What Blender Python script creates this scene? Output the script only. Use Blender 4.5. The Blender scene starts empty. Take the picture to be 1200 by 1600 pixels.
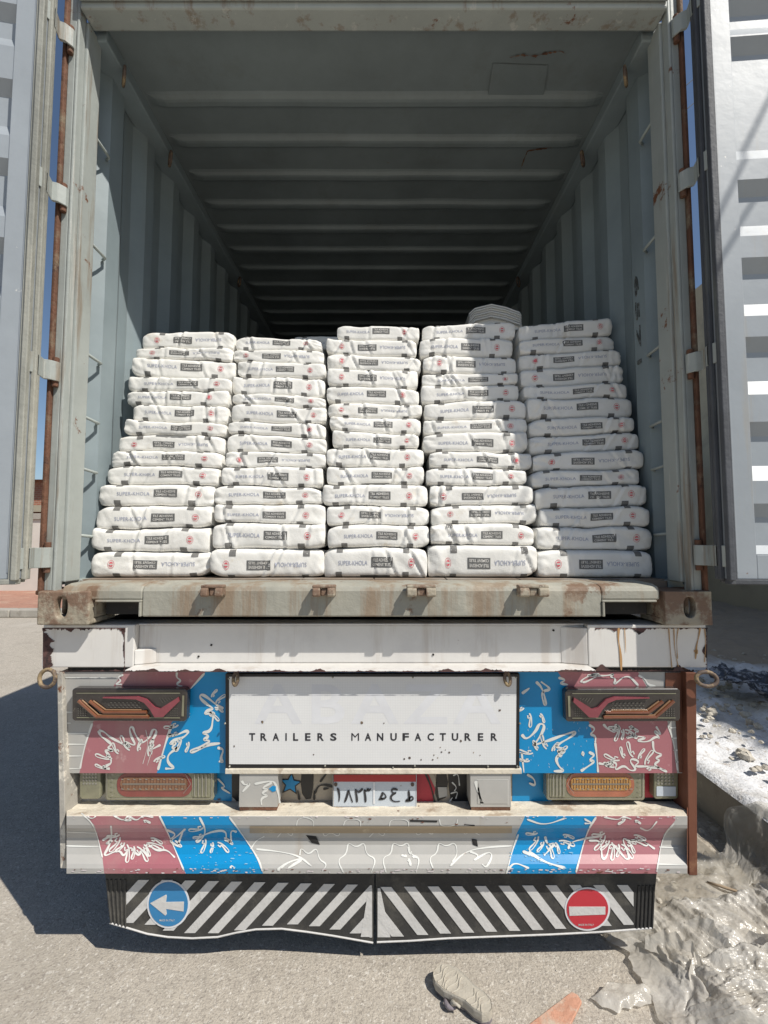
import bpy, bmesh, math, random
import numpy as np
from mathutils import Vector, Matrix
R = math.radians
random.seed(7); RNG = np.random.RandomState(11)

# ---------------------------------------------------------------- camera, light
scene = bpy.context.scene
C = scene.collection
PITCH = R(3.5); CAM = Vector((0.04, -1.62, 1.47)); F = 700.0
cam = bpy.data.objects.new('camera', bpy.data.cameras.new('camera'))
C.objects.link(cam); scene.camera = cam
cam.location = CAM; cam.rotation_euler = (math.pi/2 + PITCH, 0, 0)
cam.data.sensor_fit = 'VERTICAL'; cam.data.sensor_height = 36.0; cam.data.lens = 36.0*F/1600
cam.data.clip_start = 0.02; cam.data.clip_end = 3000
SUN = Vector((0.65, -0.50, 1.0)).normalized()          # towards the sun
elev = math.asin(SUN.z); azim = math.atan2(SUN.x, SUN.y)
w = bpy.data.worlds.new('World'); scene.world = w; w.use_nodes = True
nt = w.node_tree; nt.nodes.clear()
sky = nt.nodes.new('ShaderNodeTexSky'); sky.sky_type = 'NISHITA'; sky.sun_disc = False
sky.sun_elevation = elev; sky.sun_rotation = azim; sky.air_density = 1.0; sky.dust_density = 0.6; sky.ozone_density = 2.0
bg = nt.nodes.new('ShaderNodeBackground'); bg.inputs['Strength'].default_value = 0.085
wo = nt.nodes.new('ShaderNodeOutputWorld')
nt.links.new(sky.outputs[0], bg.inputs[0]); nt.links.new(bg.outputs[0], wo.inputs[0])
sun = bpy.data.objects.new('sun', bpy.data.lights.new('sun', 'SUN')); C.objects.link(sun)
sun.data.energy = 4.6; sun.data.angle = R(0.5); sun.data.color = (1.0, 0.955, 0.88)
sun.rotation_euler = SUN.to_track_quat('Z', 'Y').to_euler(); sun.location = SUN*30
scene.view_settings.view_transform = 'Standard'; scene.view_settings.look = 'None'
scene.view_settings.exposure = 0.12; scene.view_settings.gamma = 1.0
scene.cycles.max_bounces = 8; scene.cycles.diffuse_bounces = 3; scene.cycles.transparent_max_bounces = 12

# ---------------------------------------------------------------- helpers
_cf = Vector((0, math.cos(PITCH), math.sin(PITCH))); _cu = Vector((0, -math.sin(PITCH), math.cos(PITCH)))
def at(px, py, Y):
    d = Vector(((px-600)/F, 0, 0)) + _cf + _cu*((800-py)/F)
    return CAM + d*((Y-CAM.y)/d.y)
def atz(px, py, z):
    d = Vector(((px-600)/F, 0, 0)) + _cf + _cu*((800-py)/F)
    return CAM + d*((z-CAM.z)/d.z)

_VT = {}
def _vt(seed):
    if seed not in _VT: _VT[seed] = np.random.RandomState(seed).rand(256, 256)
    return _VT[seed]
def vnoise(x, y, seed=0):
    x = np.asarray(x, float); y = np.asarray(y, float)
    r = _vt(int(seed))
    xi = np.floor(x).astype(int); yi = np.floor(y).astype(int)
    fx = x-xi; fy = y-yi; fx = fx*fx*(3-2*fx); fy = fy*fy*(3-2*fy)
    a = r[xi % 256, yi % 256]; b = r[(xi+1) % 256, yi % 256]; c = r[xi % 256, (yi+1) % 256]; d = r[(xi+1) % 256, (yi+1) % 256]
    return (a*(1-fx)+b*fx)*(1-fy) + (c*(1-fx)+d*fx)*fy
def fbm(x, y, seed=0, oct=4):
    s = 0; a = 1; t = 0
    for i in range(oct):
        s = s + a*(vnoise(x*2**i, y*2**i, seed+i)*2-1); t += a; a *= .5
    return s/t

def crumple(x, y, seed, f0=1.5, n=8, k_=1.45, pw=1.0):
    rs = np.random.RandomState(seed); z = 0*x
    for i in range(n):
        a = rs.rand()*math.pi; f_ = f0*k_**i; p_ = (x*math.cos(a)+y*math.sin(a))*f_+rs.rand()*7+.55*fbm(x*f_*.45+seed, y*f_*.45, seed+i, 2)
        tri = np.abs((p_ % 1)*2-1)
        msk = np.clip(.5+1.3*fbm(x*f_*.5, y*f_*.5+5, seed+20+i, 2), .15, 1.3)
        z = z+tri*msk/f_**pw
    return z

class MB:
    def __init__(s): s.v = []; s.f = []; s.m = []
    def add(s, vs, fs, m=0):
        o = len(s.v); s.v += [tuple(p) for p in vs]
        for f in fs: s.f.append([i+o for i in f]); s.m.append(m)
        return s
    def box(s, x0, x1, y0, y1, z0, z1, m=0):
        v = [(x0,y0,z0),(x1,y0,z0),(x1,y1,z0),(x0,y1,z0),(x0,y0,z1),(x1,y0,z1),(x1,y1,z1),(x0,y1,z1)]
        return s.add(v, [(0,3,2,1),(4,5,6,7),(0,1,5,4),(1,2,6,5),(2,3,7,6),(3,0,4,7)], m)
    def prism(s, pts, d, m=0):
        """closed prism: pts = 3d polygon, d = offset vector"""
        n = len(pts); d = Vector(d); v = [Vector(p) for p in pts] + [Vector(p)+d for p in pts]
        f = [tuple(range(n))[::-1], tuple(range(n, 2*n))] + [(i, (i+1) % n, n+(i+1) % n, n+i) for i in range(n)]
        return s.add(v, f, m)
    def pxpoly(s, pts, Y, th=.002, m=0):
        return s.prism([at(a, b, Y) for a, b in pts], (0, th, 0), m)
    def tube(s, path, r, m=0, n=8, cap=True):
        P = [Vector(p) for p in path]; rs = r if isinstance(r, (list, tuple)) else [r]*len(P)
        vs = []; up = None
        for i, p in enumerate(P):
            t = (P[min(i+1, len(P)-1)]-P[max(i-1, 0)]).normalized()
            if up is None: up = t.orthogonal().normalized()
            up = (up - t*up.dot(t)).normalized(); b = t.cross(up)
            for k in range(n):
                a = 2*math.pi*k/n; vs.append(p+(up*math.cos(a)+b*math.sin(a))*rs[i])
        fs = [(i*n+k, i*n+(k+1) % n, (i+1)*n+(k+1) % n, (i+1)*n+k) for i in range(len(P)-1) for k in range(n)]
        if cap: fs += [tuple(range(n))[::-1], tuple(range((len(P)-1)*n, len(P)*n))]
        return s.add(vs, fs, m)
    def ribbon(s, pts, wd, surf, m=0, smooth=3, taper=True):
        if taper and wd > 1.3: wd *= 1.15
        """flat painted stroke: pts in photo pixels, surf(px,py)->3d"""
        p = [np.array(q, float) for q in pts]
        for _ in range(smooth):
            q = [p[0]]
            for a, b in zip(p[:-1], p[1:]): q += [a*.75+b*.25, a*.25+b*.75]
            q.append(p[-1]); p = q
            if len(p) > 400: break
        n = len(p); L = []; Rr = []
        for i in range(n):
            t = p[min(i+1, n-1)]-p[max(i-1, 0)]; t = t/(np.linalg.norm(t)+1e-9); nn = np.array([-t[1], t[0]])
            ww = wd*.5*(1+.35*math.sin(i*.35)) * (min(1, .35+min(i, n-1-i)*.25) if taper else 1)
            L.append(surf(*(p[i]+nn*ww))); Rr.append(surf(*(p[i]-nn*ww)))
        return s.add(L+Rr, [(i, i+1, n+i+1, n+i) for i in range(n-1)], m)
    def grid(s, P, m=0, wrap=False):
        nu, nv = P.shape[:2]; o = len(s.v); s.v += [tuple(p) for p in P.reshape(-1, 3)]
        for i in range(nu-1):
            for j in range(nv if wrap else nv-1):
                j2 = (j+1) % nv; s.f.append([o+i*nv+j, o+(i+1)*nv+j, o+(i+1)*nv+j2, o+i*nv+j2]); s.m.append(m)
        return s
    def lathe(s, prof, centre, axis='x', n=32, m=0):
        vs = []; c = Vector(centre)
        for (t, r) in prof:
            for k in range(n):
                a = 2*math.pi*k/n
                if axis == 'x': vs.append(c+Vector((t, r*math.cos(a), r*math.sin(a))))
                elif axis == 'y': vs.append(c+Vector((r*math.cos(a), t, r*math.sin(a))))
                else: vs.append(c+Vector((r*math.cos(a), r*math.sin(a), t)))
        k_ = len(prof)
        fs = [(i*n+k, i*n+(k+1) % n, (i+1)*n+(k+1) % n, (i+1)*n+k) for i in range(k_-1) for k in range(n)]
        fs += [tuple(range(n))[::-1], tuple(range((k_-1)*n, k_*n))]
        return s.add(vs, fs, m)
    def build(s, name, mats, parent=None, smooth=False, bevel=0, seg=2, fix=True):
        me = bpy.data.meshes.new(name); me.from_pydata(s.v, [], s.f)
        mats = mats if isinstance(mats, (list, tuple)) else [mats]
        for x in mats: me.materials.append(x)
        me.polygons.foreach_set('material_index', s.m)
        if fix:
            bm = bmesh.new(); bm.from_mesh(me); bmesh.ops.recalc_face_normals(bm, faces=bm.faces); bm.to_mesh(me); bm.free()
        if smooth: me.polygons.foreach_set('use_smooth', [True]*len(me.polygons))
        me.update()
        o = bpy.data.objects.new(name, me); C.objects.link(o)
        if parent:
            o.parent = parent
            if parent.type == 'EMPTY': o.matrix_parent_inverse = Matrix.Translation(-parent.location)
        if bevel:
            b = o.modifiers.new('bevel', 'BEVEL'); b.width = bevel; b.segments = seg; b.limit_method = 'ANGLE'; b.angle_limit = R(35)
            b.harden_normals = False
        return o
def tag(o, label, cat, group=None, kind=None):
    o['label'] = label; o['category'] = cat
    if group: o['group'] = group
    if kind: o['kind'] = kind
    return o
def struct(o): o['kind'] = 'structure'; return o
def thing(name, loc, label, cat, group=None):
    o = bpy.data.objects.new(name, None); C.objects.link(o); o.location = loc; o.empty_display_size = .1
    return tag(o, label, cat, group)

_tc = {}
def text_mesh(txt, size=1.0, bold=0.0, spacing=1.0):
    k = (txt, bold, spacing)
    if k not in _tc:
        cu = bpy.data.curves.new('t', 'FONT'); cu.body = txt; cu.size = 1; cu.offset = bold; cu.space_character = spacing
        cu.align_x = 'CENTER'; cu.align_y = 'CENTER'; cu.resolution_u = 3
        ob = bpy.data.objects.new('t', cu); C.objects.link(ob)
        dg = bpy.context.evaluated_depsgraph_get(); me = ob.evaluated_get(dg).to_mesh()
        v = np.array([x.co[:2] for x in me.vertices]); f = [tuple(p.vertices) for p in me.polygons]
        ob.evaluated_get(dg).to_mesh_clear(); bpy.data.objects.remove(ob); bpy.data.curves.remove(cu)
        c = (v.max(0)+v.min(0))/2; v = v-c; _tc[k] = (v, f)
    v, f = _tc[k]; return v*size, f
def text_fit(txt, wd, ht, bold=0.0, spacing=1.0):
    v, f = text_mesh(txt, 1.0, bold, spacing); e = v.max(0)-v.min(0)
    return v*np.array([wd/e[0], ht/e[1]]), f

# ---------------------------------------------------------------- materials
def mat(name, base, rough=.6, spots=(), var=.08, vscale=6, bump=0.0, bscale=60, metal=0.0, streak=False, spec=.5, sheen=0.0, coat=0.0, alpha=1.0, transmission=0.0):
    m = bpy.data.materials.new(name); m.use_nodes = True; t = m.node_tree; N = t.nodes; Lk = t.links
    p = N['Principled BSDF']; p.inputs['Roughness'].default_value = rough; p.inputs['Metallic'].default_value = metal
    p.inputs['Specular IOR Level'].default_value = spec; p.inputs['Sheen Weight'].default_value = sheen
    p.inputs['Coat Weight'].default_value = coat; p.inputs['Alpha'].default_value = alpha; p.inputs['Transmission Weight'].default_value = transmission
    tc = N.new('ShaderNodeTexCoord'); mp = N.new('ShaderNodeMapping'); Lk.new(tc.outputs['Object'], mp.inputs[0])
    def noise(sc, det=4, ro=.6, st=False, off=0):
        mm = N.new('ShaderNodeMapping'); mm.inputs['Location'].default_value = (off, off*1.7, off*.6)
        mm.inputs['Scale'].default_value = (sc, sc, sc*.07) if st else (sc, sc, sc); Lk.new(tc.outputs['Object'], mm.inputs[0])
        n = N.new('ShaderNodeTexNoise'); n.inputs['Scale'].default_value = 1; n.inputs['Detail'].default_value = det; n.inputs['Roughness'].default_value = ro
        Lk.new(mm.outputs[0], n.inputs['Vector']); return n
    n0 = noise(vscale, 5, .65, streak)
    mr = N.new('ShaderNodeMapRange'); mr.inputs[1].default_value = .3; mr.inputs[2].default_value = .7; mr.inputs[3].default_value = 1-var; mr.inputs[4].default_value = 1+var
    Lk.new(n0.outputs['Fac'], mr.inputs[0])
    vm = N.new('ShaderNodeVectorMath'); vm.operation = 'SCALE'; vm.inputs[0].default_value = base[:3]; Lk.new(mr.outputs[0], vm.inputs['Scale'])
    col = vm.outputs[0]
    for i, sp in enumerate(spots):
        c2, sc, th, soft = sp[:4]; st = sp[4] if len(sp) > 4 else False; mx = sp[5] if len(sp) > 5 else 1.0
        n = noise(sc, 6, .7, st, 3.1*(i+1))
        r = N.new('ShaderNodeMapRange'); r.inputs[1].default_value = th; r.inputs[2].default_value = th+soft; r.inputs[4].default_value = mx; Lk.new(n.outputs['Fac'], r.inputs[0])
        mi = N.new('ShaderNodeMix'); mi.data_type = 'RGBA'; Lk.new(r.outputs[0], mi.inputs['Factor']); Lk.new(col, mi.inputs[6]); mi.inputs[7].default_value = (*c2, 1)
        col = mi.outputs[2]
    Lk.new(col, p.inputs['Base Color'])
    if bump:
        n = noise(bscale, 4, .6); b = N.new('ShaderNodeBump'); b.inputs['Strength'].default_value = bump; b.inputs['Distance'].default_value = .01
        Lk.new(n.outputs['Fac'], b.inputs['Height']); Lk.new(b.outputs[0], p.inputs['Normal'])
    return m
RUST = (.16, .065, .03); DRT = (.22, .18, .13)
m_cont = mat('container_paint', (.33, .365, .345), .5, [((.25, .235, .2), 5, .56, .2, True, .5), ((.46, .46, .42), 30, .66, .05, False, .6), (RUST, 3.5, .70, .03)], .1, 2.5, .12, 9)
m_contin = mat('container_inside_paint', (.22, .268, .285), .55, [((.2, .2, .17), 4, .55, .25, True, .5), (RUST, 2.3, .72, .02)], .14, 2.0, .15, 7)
m_post = mat('post_paint', (.335, .36, .34), .55, [((.22, .17, .12), 14, .54, .1, True, .75), ((.50, .50, .46), 20, .6, .05, True, .6), (RUST, 7, .64, .04)], .1, 4, .15, 30)
m_rust = mat('rusty_steel', (.14, .065, .038), .85, [((.26, .22, .15), 9, .52, .15, False, .7), ((.07, .035, .025), 14, .56, .1)], .3, 8, .5, 50)
m_sill = mat('sill_steel', (.315, .305, .255), .7, [((.24, .17, .11), 9, .48, .12, True, .8), ((.17, .10, .06), 5, .58, .05, False, .9), ((.13, .2, .29), 4.5, .70, .01, False, .7), ((.5, .46, .37), 3, .56, .2, False, .8)], .15, 4, .35, 25)
m_cast = mat('casting_steel', (.33, .29, .22), .75, [((.17, .10, .065), 9, .44, .10, False, .9), ((.09, .05, .035), 16, .64, .04)], .2, 9, .5, 40)
m_white = mat('white_beam_paint', (.66, .64, .605), .42, [((.46, .40, .34), 9, .54, .10, True, .5), ((.5, .48, .46), 4, .5, .2, False, .5), ((.14, .06, .045), 14, .71, .02)], .05, 3, .08, 8)
m_creamdust = mat('dusty_white_ledge', (.66, .60, .49), .8, [((.34, .25, .17), 8, .54, .10, False, .75), (RUST, 12, .69, .02), ((.8, .77, .7), 25, .6, .1, False, .6)], .12, 14, .4, 35)
m_door = mat('door_paint', (.315, .345, .37), .45, [((.33, .31, .27), 8, .6, .1, True, .5), ((.6, .6, .57), 9, .68, .02), (RUST, 11, .73, .02)], .08, 3, .15, 8)
m_gsklit = mat('sunlit_rubber_gasket', (.29, .29, .255), .7, [((.10, .11, .1), 7, .5, .2, True, .8), ((.42, .4, .33), 12, .56, .1, True, .6)], .2, 5, .3, 40)  # left door gasket: sunlit look put into the rubber colour
m_gskshade = mat('shaded_rubber_gasket', (.07, .075, .085), .7, [((.16, .17, .15), 12, .55, .1, True, .6)], .2, 5, .3, 40)  # right door gasket: the same rubber with its shade painted in
m_roofshade = mat('container_roof_shade_paint', (.165, .195, .20), .6, [((.11, .115, .105), 4, .55, .25, False, .5), (RUST, 2.3, .72, .02)], .16, 2.0, .15, 7)  # inside paint again, darkened so the colour carries the ceiling's shade
m_bag = mat('paper_sack', (.76, .745, .70), .6, [((.60, .52, .40), 9, .60, .12, False, .55), ((.84, .83, .80), 14, .55, .1, False, .5)], .05, 8, .12, 90)
m_bagdark = mat('sack_grey_print', (.13, .13, .125), .6, [((.4, .39, .36), 90, .66, .03)], .2, 50)
m_bagmark = mat('sack_mark_print', (.16, .155, .145), .6, [((.45, .44, .4), 60, .64, .03)], .2, 50)
m_bagblue = mat('sack_blue_print', (.36, .38, .47), .6, [((.6, .59, .57), 110, .6, .06)], .1, 50)
m_bagred = mat('sack_red_print', (.62, .13, .15), .6, [((.72, .55, .5), 120, .56, .06)], .1, 50)
m_bagwt = mat('sack_white_print', (.62, .6, .56), .6)
m_grey = mat('grey_panel_paint', (.40, .39, .365), .5, [((.33, .28, .22), 5, .62, .1, True, .6), (RUST, 15, .73, .02)], .07, 6, .06, 10)
m_red = mat('faded_red_film', (.34, .105, .125), .5, [((.5, .30, .30), 26, .60, .08, False, .5), ((.33, .27, .23), 3, .55, .2, True, .35)], .06, 3, .04, 10, spec=.9, sheen=.35)
m_redrec = mat('red_panel_paint', (.42, .03, .05), .5, [], .06, 3)
m_blue = mat('blue_film', (.0, .23, .50), .4, [((.15, .45, .62), 60, .72, .03, False, .7)], .06, 4, .05, 12)
m_line = mat('white_line_paint', (.66, .66, .62), .5, [((.45, .36, .3), 30, .66, .05)], .05)
m_black = mat('black_paint', (.012, .012, .014), .4, [((.35, .3, .25), 45, .70, .02)], .2)
m_dark = mat('underbody_dark', (.02, .019, .018), .85, [((.07, .05, .04), 8, .6, .1)], .3)
m_tan = mat('tan_paint', (.34, .27, .18), .6, [((.5, .42, .3), 10, .6, .1)], .1)
m_maroon = mat('rust_brown_plate', (.15, .055, .03), .6, [((.07, .02, .018), 4, .55, .15), ((.23, .11, .06), 9, .6, .1)], .15, 6, .15, 30)
m_sign = mat('white_reflective_sheet', (.70, .70, .69), .4, [((.16, .14, .14), 26, .745, .01)], .03, 5)
m_ghost = mat('faint_old_lettering', (.665, .67, .685), .4)
m_ink = mat('sign_ink', (.025, .025, .03), .5)
m_amber = mat('amber_lens', (.17, .06, .025), .22, [], .15, 30, 0, 0, coat=.6)
m_pinklens = mat('pink_red_lens', (.22, .045, .06), .2, [], .12, 30, coat=.6)
m_smoke = mat('smoked_lens', (.035, .03, .028), .2, [((.14, .13, .1), 30, .63, .05)], .2, 30, coat=.5)
m_lampgrey = mat('lamp_reflector', (.36, .35, .31), .25, [], .1, 20, metal=.5)
m_lampclear = mat('clear_lamp_lens', (.20, .195, .13), .18, [((.15, .14, .1), 20, .6, .1)], .15, 20, coat=.8)
m_redlens = mat('red_lamp_lens', (.20, .04, .035), .2, [], .15, 20, coat=.8)
m_orlens = mat('orange_lamp_lens', (.34, .11, .06), .2, [], .15, 20, coat=.8)
m_plate = mat('plate_metal', (.50, .55, .60), .35, [((.3, .28, .25), 20, .68, .05)], .04)
m_platered = mat('plate_red_band', (.38, .03, .03), .4)
m_rubber = mat('flap_rubber', (.035, .034, .032), .75, [((.13, .12, .1), 5, .50, .2, False, .7), ((.2, .19, .17), 90, .74, .03)], .2, 6, .25, 60)
m_flapwhite = mat('flap_white_stripe', (.56, .55, .53), .7, [((.3, .28, .25), 12, .62, .12, False, .7)], .08, 10, .2, 60)
m_rbblue = mat('roundel_blue', (.03, .20, .42), .45, [((.3, .4, .5), 50, .72, .03)], .06)
m_rbred = mat('roundel_red', (.48, .03, .045), .45, [((.55, .3, .3), 50, .72, .03)], .06)
m_iron = mat('ring_iron', (.10, .07, .055), .7, [((.3, .22, .12), 20, .5, .1)], .3)
m_tyre = mat('tyre_rubber', (.025, .025, .025), .85, [((.1, .09, .07), 6, .55, .2)], .2)
m_concrete = mat('concrete', (.36, .335, .29), .9, [((.22, .2, .17), 5, .55, .15), ((.5, .48, .42), 9, .6, .1)], .12, 3, .5, 30)
m_beige = mat('beige_render_wall', (.42, .37, .27), .9, [((.22, .2, .16), 1.5, .52, .2, False, .6)], .08, 2, .3, 10)
m_plaster = mat('white_plaster_wall', (.62, .58, .52), .9, [((.4, .36, .3), 2, .6, .15)], .06, 2, .2, 10)
m_timber = mat('faded_red_board', (.52, .27, .18), .8, [((.5, .42, .33), 14, .5, .15, False, .9)], .15, 10, .4, 70)
m_sole = mat('dusty_shoe_sole', (.42, .385, .32), .85, [((.3, .25, .2), 30, .55, .15, False, .7)], .1, 20, .3, 150)
m_shoeside = mat('shoe_upper', (.20, .175, .19), .8, [((.4, .36, .3), 40, .55, .1)], .1, 20, .3, 100)
m_stone = mat('rubble_stone', (.50, .46, .39), .9, [((.3, .25, .2), 12, .55, .1)], .2, 8, .4, 40)
m_brown = mat('cardboard', (.36, .27, .18), .85, [], .1, 20)
m_cable = mat('cable_black', (.02, .02, .02), .6)
m_foil = mat('dark_sheet', (.05, .055, .07), .4, [((.35, .36, .40), 16, .50, .05)], .3, 8, .5, 20)

def ground_mat(name, base, alt, grit, sc=1.0, bump=.6):
    m = mat(name, base, .92, [(alt, 1.1*sc, .48, .2, False, .8), (grit[0], 90*sc, .53, .07, False, .6), (grit[1], 70*sc, .57, .05, False, .7), (grit[0], 210*sc, .55, .05, False, .55), (DRT, 3*sc, .60, .15, False, .3), ((.24, .22, .19), 1.7*sc, .56, .12, False, .35), ((.52, .48, .42), .9*sc, .55, .12, False, .4)], .12, 14, bump, 120*sc)
    return m
m_asphalt = ground_mat('dusty_asphalt', (.445, .40, .335), (.385, .345, .285), ((.23, .20, .17), (.68, .64, .57)))
m_dirt = ground_mat('sandy_dirt', (.42, .37, .30), (.36, .31, .24), ((.24, .19, .14), (.6, .56, .5)), .5, .9)
m_paving = mat('red_paving', (.38, .2, .14), .9, [((.48, .33, .24), 1.5, .5, .2, False, .8), ((.28, .14, .1), 18, .55, .1)], .2, 12, .5, 60)

def powder_mat():
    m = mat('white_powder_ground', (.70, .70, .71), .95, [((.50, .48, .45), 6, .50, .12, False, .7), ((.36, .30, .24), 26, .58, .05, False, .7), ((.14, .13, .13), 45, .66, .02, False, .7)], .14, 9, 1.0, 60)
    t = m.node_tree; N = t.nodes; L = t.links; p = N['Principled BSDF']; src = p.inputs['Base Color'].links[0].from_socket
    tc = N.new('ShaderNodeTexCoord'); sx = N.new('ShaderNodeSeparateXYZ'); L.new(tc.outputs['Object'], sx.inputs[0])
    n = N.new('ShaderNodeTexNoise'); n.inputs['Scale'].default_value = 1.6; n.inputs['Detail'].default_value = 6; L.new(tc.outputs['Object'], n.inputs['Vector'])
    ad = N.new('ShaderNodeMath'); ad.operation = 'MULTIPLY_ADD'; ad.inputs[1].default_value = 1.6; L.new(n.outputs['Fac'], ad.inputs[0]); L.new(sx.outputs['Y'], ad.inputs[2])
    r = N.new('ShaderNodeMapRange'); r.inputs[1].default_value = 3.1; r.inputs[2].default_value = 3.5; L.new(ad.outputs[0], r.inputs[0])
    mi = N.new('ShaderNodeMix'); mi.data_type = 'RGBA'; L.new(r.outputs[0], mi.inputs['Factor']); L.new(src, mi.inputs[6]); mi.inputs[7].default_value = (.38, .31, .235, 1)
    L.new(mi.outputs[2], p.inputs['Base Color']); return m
m_powder = powder_mat()

def brick_mat():
    m = bpy.data.materials.new('red_brick'); m.use_nodes = True; t = m.node_tree; N = t.nodes; L = t.links
    tc = N.new('ShaderNodeTexCoord'); sx = N.new('ShaderNodeSeparateXYZ'); cb = N.new('ShaderNodeCombineXYZ'); L.new(tc.outputs['Object'], sx.inputs[0])
    L.new(sx.outputs['X'], cb.inputs['X']); L.new(sx.outputs['Z'], cb.inputs['Y'])
    b = N.new('ShaderNodeTexBrick'); b.inputs['Scale'].default_value = 4; b.inputs['Color1'].default_value = (.36, .15, .09, 1); b.inputs['Color2'].default_value = (.3, .12, .08, 1)
    b.inputs['Mortar'].default_value = (.35, .28, .22, 1); L.new(cb.outputs[0], b.inputs['Vector']); L.new(b.outputs['Color'], N['Principled BSDF'].inputs['Base Color'])
    N['Principled BSDF'].inputs['Roughness'].default_value = .9; return m
m_brick = brick_mat()

def plastic_mat(name='translucent_plastic', t0=.08, t1=.38):
    m = bpy.data.materials.new(name); m.use_nodes = True; t = m.node_tree; N = t.nodes; L = t.links
    p = N['Principled BSDF']; p.inputs['Roughness'].default_value = .24; p.inputs['Specular IOR Level'].default_value = .7
    tc = N.new('ShaderNodeTexCoord'); n = N.new('ShaderNodeTexNoise'); n.inputs['Scale'].default_value = 7; n.inputs['Detail'].default_value = 5; L.new(tc.outputs['Object'], n.inputs['Vector'])
    cr = N.new('ShaderNodeValToRGB'); cr.color_ramp.elements[0].position = .35; cr.color_ramp.elements[0].color = (.60, .56, .49, 1); cr.color_ramp.elements[1].position = .65; cr.color_ramp.elements[1].color = (.80, .77, .71, 1)
    L.new(n.outputs['Fac'], cr.inputs[0]); L.new(cr.outputs[0], p.inputs['Base Color'])
    tl = N.new('ShaderNodeBsdfTranslucent'); L.new(cr.outputs[0], tl.inputs['Color'])
    tr = N.new('ShaderNodeBsdfTransparent'); tr.inputs['Color'].default_value = (.95, .94, .9, 1)
    a = N.new('ShaderNodeMixShader'); a.inputs[0].default_value = .35; L.new(p.outputs[0], a.inputs[1]); L.new(tl.outputs[0], a.inputs[2])
    n3 = N.new('ShaderNodeTexNoise'); n3.inputs['Scale'].default_value = 5; n3.inputs['Detail'].default_value = 3; L.new(tc.outputs['Object'], n3.inputs['Vector'])
    m3 = N.new('ShaderNodeMapRange'); m3.inputs[1].default_value = .35; m3.inputs[2].default_value = .65; m3.inputs[3].default_value = t0; m3.inputs[4].default_value = t1; L.new(n3.outputs['Fac'], m3.inputs[0])
    b = N.new('ShaderNodeMixShader'); L.new(m3.outputs[0], b.inputs[0]); L.new(a.outputs[0], b.inputs[1]); L.new(tr.outputs[0], b.inputs[2])
    L.new(b.outputs[0], N['Material Output'].inputs['Surface'])
    n2 = N.new('ShaderNodeTexNoise'); n2.inputs['Scale'].default_value = 28; n2.inputs['Detail'].default_value = 4; L.new(tc.outputs['Object'], n2.inputs['Vector'])
    bp = N.new('ShaderNodeBump'); bp.inputs['Strength'].default_value = .5; bp.inputs['Distance'].default_value = .02; L.new(n2.outputs['Fac'], bp.inputs['Height']); L.new(bp.outputs[0], p.inputs['Normal'])
    return m
m_plastic = plastic_mat()
m_film = plastic_mat('thin_clear_film', .42, .72)

# ================================================================= GROUND / SETTING
g = MB(); g.add([(-400, -200, 0), (400, -200, 0), (400, 600, 0), (-400, 600, 0)], [(0, 1, 2, 3)]); struct(g.build('road', m_asphalt))
# dirt along the right side of the trailer
nx, ny = 90, 120
X, Y = np.meshgrid(np.linspace(.8, 1.9, nx), np.linspace(-1.0, 6, ny), indexing='ij')
edge = np.clip((X-.93-.14*fbm(Y*1.3, Y*0+3, 5))/.45, -.2, 1)
Z = -.02+.055*np.clip(edge, -.2, 1)+.018*fbm(X*6, Y*6, 21)*np.clip(edge, 0, 1)+.01*fbm(X*25, Y*25, 22)*np.clip(edge, 0, 1)
struct(MB().grid(np.dstack([X, Y, Z])).build('dirt_verge', m_dirt, smooth=True))
# raised powdery ground beyond the kerb
X, Y = np.meshgrid(np.concatenate([[1.715, 1.74, 1.78, 1.82], np.linspace(1.85, 14, 230)]), np.linspace(.25, 12, 260), indexing='ij')
Z = .235+.08*np.clip((X-1.95)/1.2, 0, 1)*(1+fbm(X*1.2, Y*1.2, 31)) + .05*fbm(X*4, Y*4, 33)+.035*fbm(X*11, Y*11, 34, 5)
Z = np.where(X < 1.9, .258+.010*fbm(X*9, Y*9, 37)+.008*fbm(X*30, Y*30, 38), Z); Z[0, :] = .235
struct(MB().grid(np.dstack([X, Y, Z])).build('powdery_ground', m_powder, smooth=True))
k = MB()
for i, y0 in enumerate([.22, 1.23, 2.24, 3.25, 4.26, 5.27, 6.28, 7.29]):
    k.box(1.72+.006*(i % 3), 1.86, y0, y0+1.0, 0, .245+.004*(i % 2))
struct(k.build('kerb', m_concrete, bevel=.018))
# loose stones on the dirt and powder
def rock(mb, c, r, seed):
    n, mm = 7, 5; rr = np.random.RandomState(seed); vs = []
    for i in range(mm):
        a = math.pi*i/(mm-1)
        for j in range(n):
            b = 2*math.pi*j/n; q = r*(.75+.5*rr.rand())
            vs.append((c[0]+q*math.sin(a)*math.cos(b), c[1]+q*math.sin(a)*math.sin(b), c[2]+q*.65*math.cos(a)))
    mb.add(vs, [(i*n+j, i*n+(j+1) % n, (i+1)*n+(j+1) % n, (i+1)*n+j) for i in range(mm-1) for j in range(n)])
rb = MB()
for i in range(1000):
    if i < 300: x = RNG.uniform(1.08, 1.71); y = RNG.uniform(-.6, 2.0); z = .03; r = RNG.uniform(.004, .018)
    else: x = 1.95+abs(RNG.normal(0, 1.0)); y = .4+abs(RNG.normal(0, 2.2)); z = .30 if x > 2.1 else .262; r = RNG.uniform(.004, .022) if i % 9 else RNG.uniform(.02, .045)
    rock(rb, (x, y, z), r, i)
for i in range(60): rock(rb, (RNG.uniform(-1.6, 1.3), RNG.uniform(-.5, .3), .001), RNG.uniform(.0015, .005), 900+i)
tag(rb.build('rubble', m_stone), 'loose stones and crumbs scattered over the dirt, kerb top and road', 'rubble', kind='stuff')

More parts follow.
